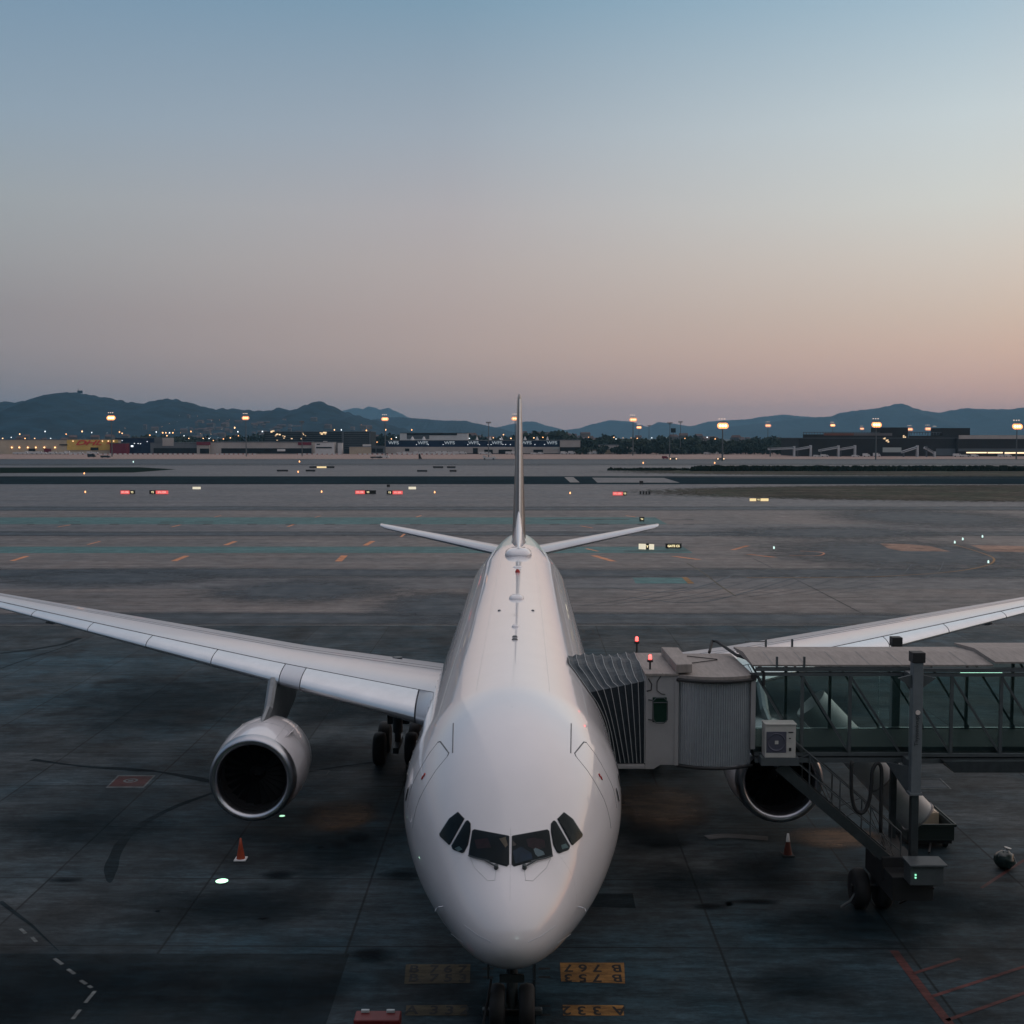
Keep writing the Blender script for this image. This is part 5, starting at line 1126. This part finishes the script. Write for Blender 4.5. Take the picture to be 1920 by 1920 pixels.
# small street lamps far away
lampm = [emit('street_warm', (1,.55,.25), 3), emit('street_white', (.85,.95,1), 1.8), emit('street_orange', (1,.45,.15), 3)]
protos = []
for i, m in enumerate(lampm):
    b = MB(); b.tube((0,0,0),(0,0,9),.12,5); b.k = 1; b.lathe([(8.7,.25),(9,.55),(9.3,.25)], None, 8, True); o = b.build('street_lamp', [frame, m]); bpy.context.scene.collection.objects.unlink(o); protos.append(o)
SL = [(37,814),(84.5,809),(124,814),(154,809),(172,811),(224,810),(229,812.5),(293,810),(305,811.5),(311,811.5),(318,811.5),(324,811.5),(313,817),(345,817),(358,809),(381,822),(392,822),(419,823),(440,802),(446,809.5),(447,817),(5,822),(21,820),(47,822),(65,822),(95,822),(281,816),(354,822),(345,826),(400,826),(432,821),
 (492,809),(505,817),(627,806),(640,806),(687,807),(723,806),(700,822),(707,829),(734,823),(743,820),(772,806),(558,823),(593,823),(631,823),(648,843),(653,843),
 (1053,821),(1066,828),(1055,829),(1104,820),(1107,826),(1113,826),(1132,827),(1151,820),(1155,823),(1149,828),(1151,831),(1176,828),(1195,822),(1216,829),(1222,821),(1238,821),(1253,827),(1249,821),(1284,822),(1294,823),(1294,831),(1305,820),(1310,827),(1326,820),(1341,823),(1341,834),(1356,829),(1327,829),(1348,827),(1379,828),(1381,831),(1393,828),(1396,834),(1385,837),(1401,831),(1413,832),(1421,826),(1443,829),(1466,829),(1476,831),(1475,834),(1488,828),(1431,830),(1370,838),(1320,827),(1262,826),(925,821),(938,823),(944,815),(958,822),(880,822),(1018,820),(1001,821)]
for i, (px, py) in enumerate(SL):
    lift = 9; D = (H-9)*F/max(py-819.5, -99) if False else (rnd.uniform(1090, 1400))
    o = protos[i % 3].copy(); C.objects.link(o); p = P(px, py, D); s = max(p.z/9, .3); o.location = (p.x, D, 0); o.scale = (1.15 if s > .9 else 1, 1, s); 
    tag(o, 'small distant street lamp glowing among the buildings and trees below the hills', 'street lamp', 'distant street lamps')
# signs ------------------------------------------------------------------
sred = emit('sign_red', (1,.035,.02), .75); sblk = mat('sign_black', (.008,.008,.008), .6); syel = emit('sign_yellow', (1,.75,.35), .9); swht = emit('sign_white', (1,.90,.66), .72); swt = emit('sign_text_white', (1,.55,.5), 1.0); syt = emit('sign_text_yellow', (1,.85,.45), 1.3)
def sign(label, segs, yc, h, txts=(), D=None, rz=0):
    """segs: (x0, x1, material) in picture pixels standing at the ground point below"""
    xm_ = (segs[0][0]+segs[-1][1])/2; g = G(xm_, yc+h/2+1) if D is None else Vector((P(xm_,1,D).x, D, 0)); D = g.y
    t = thing('guidance_sign', g, label, 'airfield sign', 'lit signs across the airfield', )
    k = D/F/math.cos(PITCH)
    def X(px): return P(px, yc, D).x
    z0, z1 = max(.08, P(xm_, yc+h/2, D).z), P(xm_, yc-h/2, D).z
    def rotp(v): v = Vector(v)-g; return g+Matrix.Rotation(rz, 3, 'Z') @ v
    for a, b_, m in segs:
        b = MB(); b.box(X(a)+.01, X(b_)-.01, D, D+.25, z0, z1); b.v = [rotp(v) for v in b.v]; b.build('panel', m, t)
    b = MB()
    for q in (.15, .85): xx = X(segs[0][0])+(X(segs[-1][1])-X(segs[0][0]))*q; b.box(xx-.05, xx+.05, D+.08, D+.16, 0, z0)
    b.box(X(segs[0][0])-.06, X(segs[-1][1])+.06, D+.02, D+.3, z1+.001, z1+.06)
    b.v = [rotp(v) for v in b.v]; b.build('post', sblk, t)
    for px, s, m, size in txts:
        M = Matrix.Translation(rotp((X(px), D-.03, (z0+z1)/2))) @ Matrix.Rotation(rz, 4, 'Z') @ FACE
        text('lettering', s, size*(z1-z0), m, M, t, ext=.01, bold=.01)
sign('red and black lit sign, leftmost on the left half of the airfield', [(226,243,sred),(243,253,sblk)], 923, 6.5, [(234.5,'07L-25R',swt,.62),(247.5,'Y2',syt,.7)])
sign('black and red lit sign second from the left, its red panel on the right', [(280,292,sblk),(292,315,sred)], 923, 6.5, [(286,'Y2',syt,.7),(303.5,'07L-25R',swt,.7)])
sign('plain yellow white lit sign right of the two left red signs', [(361,376,swht)], 915, 4.5)
sign('red and black lit sign left of the fin with black panels on its right', [(666,684,sred),(684,696,sblk),(696,705,sblk)], 923, 6.5, [(675,'07L-25R',swt,.62),(690,'Y3',syt,.7)])
sign('black and red lit sign left of the fin with its red panel on the right', [(725,736,sblk),(736,755,sred)], 923.5, 6.5, [(730.5,'Y3',syt,.7),(745.5,'07L-25R',swt,.62)])
sign('plain yellow white lit sign above the red signs left of the fin', [(766,780,swht)], 915, 4.8)
sign('red lit sign with small black end right of the fin', [(1149,1168,sred),(1168,1175,sblk)], 925.5, 6.5, [(1158,'07L-25R',swt,.66),(1171.5,'Y3',syt,.7)])
sign('amber and black sign on the dry grass island', [(1406,1418,syel),(1418,1426,sblk),(1426,1441,syel)], 937, 5, [(1422,'Y2',syt,.8)])
sign('small dark sign reading T4 on the teal strip above the tailplane tip', [(1199,1208,sblk)], 973.5, 7, [(1203.5,'T4',syt,.6)])
sign('pale cream lit sign turned away, beside the black gate sign', [(1197,1211,swht),(1211,1217,sblk),(1217,1226,swht)], 1025, 10.5, [(1214,'Y',syt,.6)], rz=R(-20))
sign('black gate sign with glowing letters GATE C5', [(1248,1278,sblk)], 1024, 8, [(1263,'GATE C5',syt,.72)])
sign('amber lit sign between two dark sign backs beyond the runway, left part', [(580,594,sblk),(594,612,syel),(612,627,sblk)], 876, 3)
for px0, px1, py, lab in ((519,540,882.5,'thin dark sign back, leftmost beyond the runway'),(573,591,882.5,'thin dark sign back just below the amber sign beyond the runway'),(782,801,883,'thin dark sign back beyond the runway, left of the three near the fin'),(812,831,876,'thin dark sign back, upper left of the pair near the fin'),(838,854,876,'thin dark sign back, upper right of the pair near the fin'),(843,856,883,'thin dark sign back, lower right near the fin')):
    sign(lab, [(px0, px1, sblk)], py, 3)
for k, px in enumerate((1201,1206.5,1212,1217.5)): sign('one of four small dark upright boards in a row on the grass edge', [(px-1.6, px+1.6, sblk)], 924, 5)
sign('small dark box sign on the runway edge right of the fin', [(1199,1206,sblk)], 905, 6); sign('small dark box sign left of the fin near the runway', [(725,731,sblk)], 911, 4)
# ground edge lights
el = emit('edge_orange', (1,.42,.14), 2.5); ew = emit('edge_white', (.7,1,.92), 1.2)
for px, py, w in ((158,890,0),(160,925.5,0),(603,925,0),(815,926,0),(1069,927.5,0),(561.5,867.5,0),(559,887,0),(250,868,1),(1206,870,0),(1340,870,0),(1451,1032,1)) + tuple((x, y, 1) for x, y in ((1790,1021.5),(1805,1015.5),(1842,1010.5),(1853,1059))):
    p = G(px, py); s = p.y/400
    b = MB(); b.tube(p, p+Vector((0,0,.25)), .06, 6); b.k = 1; b.lathe([(.2,.12*s+.05),(.3+.3*s,.17*s+.04),(.35+.5*s,.03)], Matrix.Translation(p), 8, True)
    tag(b.build('edge_light', [black, ew if w else el], None, p), 'tiny glowing light set at the edge of the taxiways or runway', 'edge light', 'airfield edge lights')
# ------------------------------------------------------------------ TREES AND TOWN
leafm = [mat('leaf_dark', (.020,.034,.026), .9, spec=.1, var=.5, scale=1.5), mat('leaf_mid', (.034,.048,.036), .9, spec=.1, var=.5, scale=1.5)]
barkm = mat('bark', (.03,.025,.02), .9)
def crown(seed, n=260):
    r_ = random.Random(seed); b = MB()
    blobs = [(r_.uniform(-.6,.6), r_.uniform(-.5,.5), r_.uniform(.35,.95), r_.uniform(.3,.5)) for _ in range(7)]
    for i in range(n):
        c = blobs[i % 7]; v = Vector((r_.gauss(0,1), r_.gauss(0,1), r_.gauss(0,1))).normalized()*c[3]*r_.uniform(.6,1.1)
        p = Vector((c[0], c[1], c[2]))+v; s = r_.uniform(.07,.15); a = Vector((r_.gauss(0,1), r_.gauss(0,1), r_.gauss(0,1))).normalized(); u = a.orthogonal().normalized()*s; w = a.cross(u).normalized()*s
        b.add([p-u-w, p+u-w*.6, p+u*.7+w, p-u*.8+w*.9], [(0,1,2,3)])
    return b
crowns = []
for i in range(6):
    b = crown(i); me = b.build('crown', leafm[i % 2]).data; bpy.data.objects.remove([o for o in bpy.data.objects if o.data == me][0]); crowns.append(me)
tb = MB(); tb.tube((0,0,0),(0,0,.5),.06,6,.04); tb.tube((0,0,.4),(.25,.05,.7),.03,5); tb.tube((0,0,.4),(-.22,.1,.75),.03,5); o = tb.build('trunk', barkm); trunk = o.data; bpy.data.objects.remove(o)
def tree(px, ytop, D, label=None, grp='trees in the dark belt beyond the far apron'):
    x = P(px, 1, D).x; h = P(px, ytop, D).z
    t = thing('broadleaf_tree', (x, D, 0), label or 'dark round tree standing in the tree belt between the far apron and the town', 'tree', grp, rz=rnd.random()*6)
    s = h/1.35; t.scale = (s*rnd.uniform(.9,1.3), s*rnd.uniform(.9,1.2), s)
    for nm, me in (('crown', crowns[rnd.randrange(6)]), ('trunk', trunk)): o = bpy.data.objects.new(nm, me); C.objects.link(o); o.parent = t
px = 1088
while px < 1500: tree(px+rnd.uniform(-2,2), 824+rnd.uniform(-4,5) + (3 if px > 1330 else 0), rnd.uniform(1050,1150)); px += 5.2
px = 1090
while px < 1500: tree(px+rnd.uniform(-3,3), 836+rnd.uniform(-3,3), rnd.uniform(985,1030)); px += 8
for px, yt in ((1046,808),(1055,807),(1061,806),(1040,811),(1300,817),(1310,816),(1350,818),(1455,818),(1465,817),(1475,819),(1418,818),(1130,815),(1140,814),(1150,817),(325,818),(331,817),(1250,818),(1256,815),(998,808)): tree(px, yt, rnd.uniform(1150,1400))
px = 240
while px < 1000: tree(px+rnd.uniform(-6,6), 817+rnd.uniform(-4,3), rnd.uniform(1300,1500)); px += 16
# town houses
hw = [FM('house_pale', (.16,.16,.165)), FM('house_warm', (.13,.11,.10)), FM('house_grey', (.09,.10,.11)), FM('house_brown', (.07,.065,.065))]; hr = FM('house_roof', (.10,.07,.065)); hs = mat('house_window', (.02,.02,.02), .3)
hp = []
for i in range(4):
    w, d, h = ((12,10,8),(20,12,11),(9,9,13),(26,14,7))[i]
    a = MB(); a.box(-w/2,w/2,-d/2,d/2,0,h); a.k = 1
    for k in range(int(w//3)):
        for fl in range(int(h//3)): x_w = -w/2+1+k*3; a.add([(x_w,-d/2-.02,1+fl*3),(x_w+1.3,-d/2-.02,1+fl*3),(x_w+1.3,-d/2-.02,2.4+fl*3),(x_w,-d/2-.02,2.4+fl*3)], [(0,1,2,3)])
    ma = a.build('wall', [hw[i], hs])
    c_ = MB(); c_.add([(-w/2-.4,-d/2-.4,h),(w/2+.4,-d/2-.4,h),(w/2+.4,d/2+.4,h),(-w/2-.4,d/2+.4,h),(-w/2,0,h+2.6),(w/2,0,h+2.6)], [(0,1,5,4),(2,3,4,5),(1,2,5),(3,0,4),(3,2,1,0)]); mc = c_.build('roof', hr)
    hp.append((ma.data, mc.data))
    for o in (ma, mc): bpy.data.objects.remove(o)
def hillz(x, y): return 0
def house(px, py, D, z=0, s=1.0):
    x = P(px, 1, D).x; i = rnd.randrange(4)
    t = thing('town_house', (x, D, z), 'small distant house in the dim town at the foot of the hills', 'house', 'distant houses of the town', rz=rnd.uniform(-.5,.5)); t.scale = (s, s, s)
    for nm, me in zip(('wall', 'roof'), hp[i]): o = bpy.data.objects.new(nm, me); C.objects.link(o); o.parent = t
# ------------------------------------------------------------------ HILLS
hillm = mat('forest_slope', (.007,.024,.038), .95, spec=.05, var=.8, scale=.012)
def ridge(name, prof, D, dep, m, seed, rough=1.0):
    """terrain ridge: crest follows prof (picture x, y) at distance D and slopes down to the plain on both sides"""
    r_ = random.Random(seed); n = 220; xa, xb = prof[0][0], prof[-1][0]; rows = []
    def py(px):
        for (a, ya), (b, yb) in zip(prof[:-1], prof[1:]):
            if a <= px <= b:
                q = (px-a)/(b-a); q = q*q*(3-2*q)*.5+q*.5; return ya+(yb-ya)*q
        return prof[-1][1]
    ph = [(r_.uniform(0, 6.28), r_.uniform(.6, 1.3)) for _ in range(8)]
    us = [k/n for k in range(n+1)]; ts = [-1,-.85,-.7,-.55,-.42,-.3,-.2,-.1,-.05,0,.1,.3,.6,1]
    G_ = []
    for t in ts:
        row = []
        for u in us:
            px = xa+(xb-xa)*u; c = P(px, py(px), D); X = c.x
            jag = (math.sin(px*.9+ph[0][0])+math.sin(px*2.3+ph[1][0])+.6*math.sin(px*4.1))*.00026*D*rough
            h = c.z+jag; f = (1-abs(t))**1.15
            rid = 1+.16*math.sin(X/D*55+ph[2][0]+t*3)*math.sin(math.pi*abs(t))+.10*math.sin(X/D*130+ph[3][0]-t*5)*math.sin(math.pi*abs(t))
            f = f if abs(t) < 1e-6 else min(f*rid, 1-.25*abs(t))
            row.append(Vector((X*(1+t*dep/D*.3), D+t*dep, max(-1, h*f)-1)))
        G_.append(row)
    b = MB(); b.loft(G_, closed=False, cap=False); return struct(b.build(name, m, smooth=True)), py, D, dep
rA = ridge('hill', [(-260,775),(-120,762),(0,752),(30,754),(65,748),(100,741),(130,735),(150,737),(200,745),(240,753),(265,756),(300,748.5),(322,747),(345,752),(385,763),(405,767),(420,765.5),(440,766),(470,769),(500,770),(520,765),(528,764),(545,769.5),(575,759),(590,753),(597,751.5),(605,753.5),(625,762),(650,773),(700,787),(745,800),(790,815),(830,822)], 4200, 1500, hillm, 1, 1.3)
rB = ridge('hill', [(640,800),(700,786),(740,781.5),(780,784),(830,788),(872,788.5),(895,794),(930,801),(960,809),(1000,819)], 6500, 1500, hillm, 2, .6)
rC = ridge('hill', [(590,800),(645,769),(663,765),(672,765),(680,767),(690,762),(704,764),(712,768),(728,764.5),(740,770),(752,775),(765,782),(800,800),(850,819)], 12500, 1200, hillm, 3, .3)
rD = ridge('hill', [(880,818),(930,801),(965,794),(985,790),(1000,790),(1030,799),(1060,806),(1085,803),(1110,795),(1145,787.5),(1180,790),(1215,800),(1235,791),(1260,794),(1295,799),(1330,790),(1360,788),(1400,786),(1430,781),(1470,777),(1500,780),(1560,785),(1650,790),(1800,810)], 10500, 1300, hillm, 4, .4)
rE = ridge('hill', [(1240,822),(1300,812),(1360,801),(1410,795),(1440,791),(1470,788.5),(1500,784),(1530,782),(1555,781),(1575,774),(1600,770),(1640,766),(1665,761),(1678,757.5),(1690,756),(1700,759),(1715,765.5),(1740,771),(1760,773.5),(1785,769),(1810,765),(1850,767),(1880,767),(1895,767),(1915,764),(1990,760),(2120,765),(2300,780)], 8600, 1700, hillm, 5, .5)
# houses on and below the slopes
def slopez(r_, px, D):
    _, py, D0, dep = r_; t = (D-D0)/dep; h = P(px, py(px), D0).z; return max(0, h*(1-abs(t))**1.15)*.93-2
for k in range(150): house(rnd.uniform(0, 1500), 0, rnd.uniform(1450, 2300), 0, rnd.uniform(.8, 1.25))
for k in range(60):
    px = rnd.choice([rnd.uniform(300,440), rnd.uniform(330,430), rnd.uniform(470,560), rnd.uniform(230,700)]); D = rnd.uniform(2800, 3650); house(px, 0, D, slopez(rA, px, D), .9)
for k in range(50): house(rnd.uniform(980, 1110), 0, rnd.uniform(2000, 3000), rnd.uniform(2, 14), .8)
# hillside lamps
for k in range(46):
    px = rnd.choice([rnd.uniform(320,435), rnd.uniform(280,450), rnd.uniform(0,700), rnd.uniform(980,1450)]); D = rnd.uniform(2200, 3600) if px < 700 else rnd.uniform(1500, 2500)
    o = protos[k % 3].copy(); C.objects.link(o); o.location = (P(px,1,D).x, D, (slopez(rA, px, D)+2) if px < 700 and D > 2700 else 4); tag(o, 'small distant street lamp glowing among the buildings and trees below the hills', 'street lamp', 'distant street lamps')
x = P(133, 1, 4200).x; zz = P(133, 735, 4200).z; t = thing('hilltop_station', (x, 4200, zz-6), 'tiny mast station on top of the highest left hill', 'building')
b = MB(); b.box(x-7, x+9, 4196, 4204, zz-5, zz+5); b.tube((x-5,4200,zz),(x-5,4200,zz+14),1,6,.5); b.build('station_block', hillm, t)

# haze
b = MB(); b.box(-8900, 8900, -55, 14200, -2, 350)
hz = b.build('haze', bpy.data.materials.new('haze_air')); hz['kind'] = 'stuff'; hz['label'] = 'thin blue evening haze lying over the whole airfield and hills'; hz['category'] = 'haze'
m = bpy.data.materials['haze_air']; m.use_nodes = True; nt = m.node_tree; nt.nodes.remove(nt.nodes['Principled BSDF'])
pv = nt.nodes.new('ShaderNodeVolumePrincipled'); pv.inputs['Density'].default_value = HAZE; pv.inputs['Color'].default_value = (.32,.62,.86,1); pv.inputs['Anisotropy'].default_value = .2
nt.links.new(pv.outputs[0], nt.nodes['Material Output'].inputs['Volume'])

# ------------------------------------------------------------------ SKY, SUN, CAMERA
w = bpy.data.worlds.new('World'); bpy.context.scene.world = w; w.use_nodes = True; nt = w.node_tree; N = nt.nodes.new; L = nt.links.new
for n in list(nt.nodes): nt.nodes.remove(n)
out = N('ShaderNodeOutputWorld'); tc = N('ShaderNodeTexCoord'); nrm = N('ShaderNodeVectorMath'); nrm.operation = 'NORMALIZE'; L(tc.outputs['Generated'], nrm.inputs[0])
sep = N('ShaderNodeSeparateXYZ'); L(nrm.outputs[0], sep.inputs[0])
AZ = R(72)   # sunset lies to the right of the view
dt = N('ShaderNodeVectorMath'); dt.operation = 'DOT_PRODUCT'; dt.inputs[1].default_value = (math.sin(AZ), math.cos(AZ), 0); 
hv = N('ShaderNodeCombineXYZ'); L(sep.outputs[0], hv.inputs[0]); L(sep.outputs[1], hv.inputs[1]); hn = N('ShaderNodeVectorMath'); hn.operation = 'NORMALIZE'; L(hv.outputs[0], hn.inputs[0]); L(hn.outputs[0], dt.inputs[0])
zs = [.0,.035,.07,.096,.14,.18,.24,.334,.6,1]
def ramp(cols):
    r = N('ShaderNodeValToRGB'); L(sep.outputs[2], r.inputs[0]); e = r.color_ramp.elements; e[0].position = 0; e[0].color = srgb(*cols[0]); e[1].position = 1; e[1].color = srgb(*cols[-1])
    for z, c in list(zip(zs, cols))[1:-1]: k = e.new(z); k.color = srgb(*c)
    return r.outputs[0]
def mixc(f, a, b_):
    m = N('ShaderNodeMix'); m.data_type = 'RGBA'; L(f, m.inputs[0]); L(a, m.inputs[6]); L(b_, m.inputs[7]); return m.outputs[2]
def rng(a, b_):
    r = N('ShaderNodeMapRange'); L(dt.outputs['Value'], r.inputs[0]); r.inputs['From Min'].default_value = a; r.inputs['From Max'].default_value = b_; return r.outputs[0]
A = ramp([(112,116,128),(120,121,132),(134,130,139),(136,132,140),(146,148,154),(148,156,163),(136,155,172),(112,142,168),(160,168,182),(203,203,214)])
Bc = ramp([(156,140,140),(165,146,145),(174,154,152),(174,156,155),(175,163,163),(172,166,170),(155,164,176),(120,150,172),(168,174,186),(203,203,214)])
Cc = ramp([(196,156,150),(202,164,157),(205,174,163),(204,182,171),(206,195,187),(204,204,200),(194,204,208),(152,180,198),(186,188,194),(203,203,214)])
Dc = ramp([(215,150,120),(225,165,130),(235,182,148),(238,196,165),(236,208,188),(230,216,205),(220,218,215),(205,205,208),(210,203,203),(203,203,214)])
Z = ramp([(70,84,98),(84,92,108),(96,100,118),(104,108,126),(106,114,134),(104,118,140),(98,118,144),(92,118,146),(135,148,166),(203,203,214)])
c = mixc(rng(-1, -.14), Z, A); c = mixc(rng(-.14, .26), c, Bc); c = mixc(rng(.26, .62), c, Cc); c = mixc(rng(.62, .98), c, Dc)
bg = N('ShaderNodeBackground'); L(c, bg.inputs[0]); bg.inputs[1].default_value = 1.0
sk = N('ShaderNodeTexSky'); sk.sky_type = 'NISHITA'; sk.sun_disc = False; sk.sun_elevation = R(1.0); sk.sun_rotation = AZ; bg2 = N('ShaderNodeBackground'); L(sk.outputs[0], bg2.inputs[0]); bg2.inputs[1].default_value = .05
ad = N('ShaderNodeAddShader'); L(bg.outputs[0], ad.inputs[0]); L(bg2.outputs[0], ad.inputs[1]); L(ad.outputs[0], out.inputs[0])
su = bpy.data.lights.new('sun', 'SUN'); su.energy = SUN; su.angle = R(165); su.color = (1,.80,.68); so = bpy.data.objects.new('sun', su); C.objects.link(so)
dirv = Vector((math.sin(AZ)*math.cos(R(22)), math.cos(AZ)*math.cos(R(22)), math.sin(R(22)))); so.rotation_euler = dirv.to_track_quat('Z', 'Y').to_euler()
cam = bpy.data.cameras.new('camera'); co = bpy.data.objects.new('camera', cam); C.objects.link(co); co.location = (0, 0, H); co.rotation_euler = (R(90)-PITCH, 0, 0)
cam.sensor_width = 36; cam.lens = 36*F/1920; cam.clip_end = 40000; cam.clip_start = .1; bpy.context.scene.camera = co
sc = bpy.context.scene; sc.view_settings.view_transform = 'Standard'; sc.view_settings.look = 'None'; sc.view_settings.exposure = 0; sc.view_settings.gamma = 1; sc.view_settings.use_curve_mapping = False
for o in bpy.data.objects:
    if '_org' in o: del o['_org']
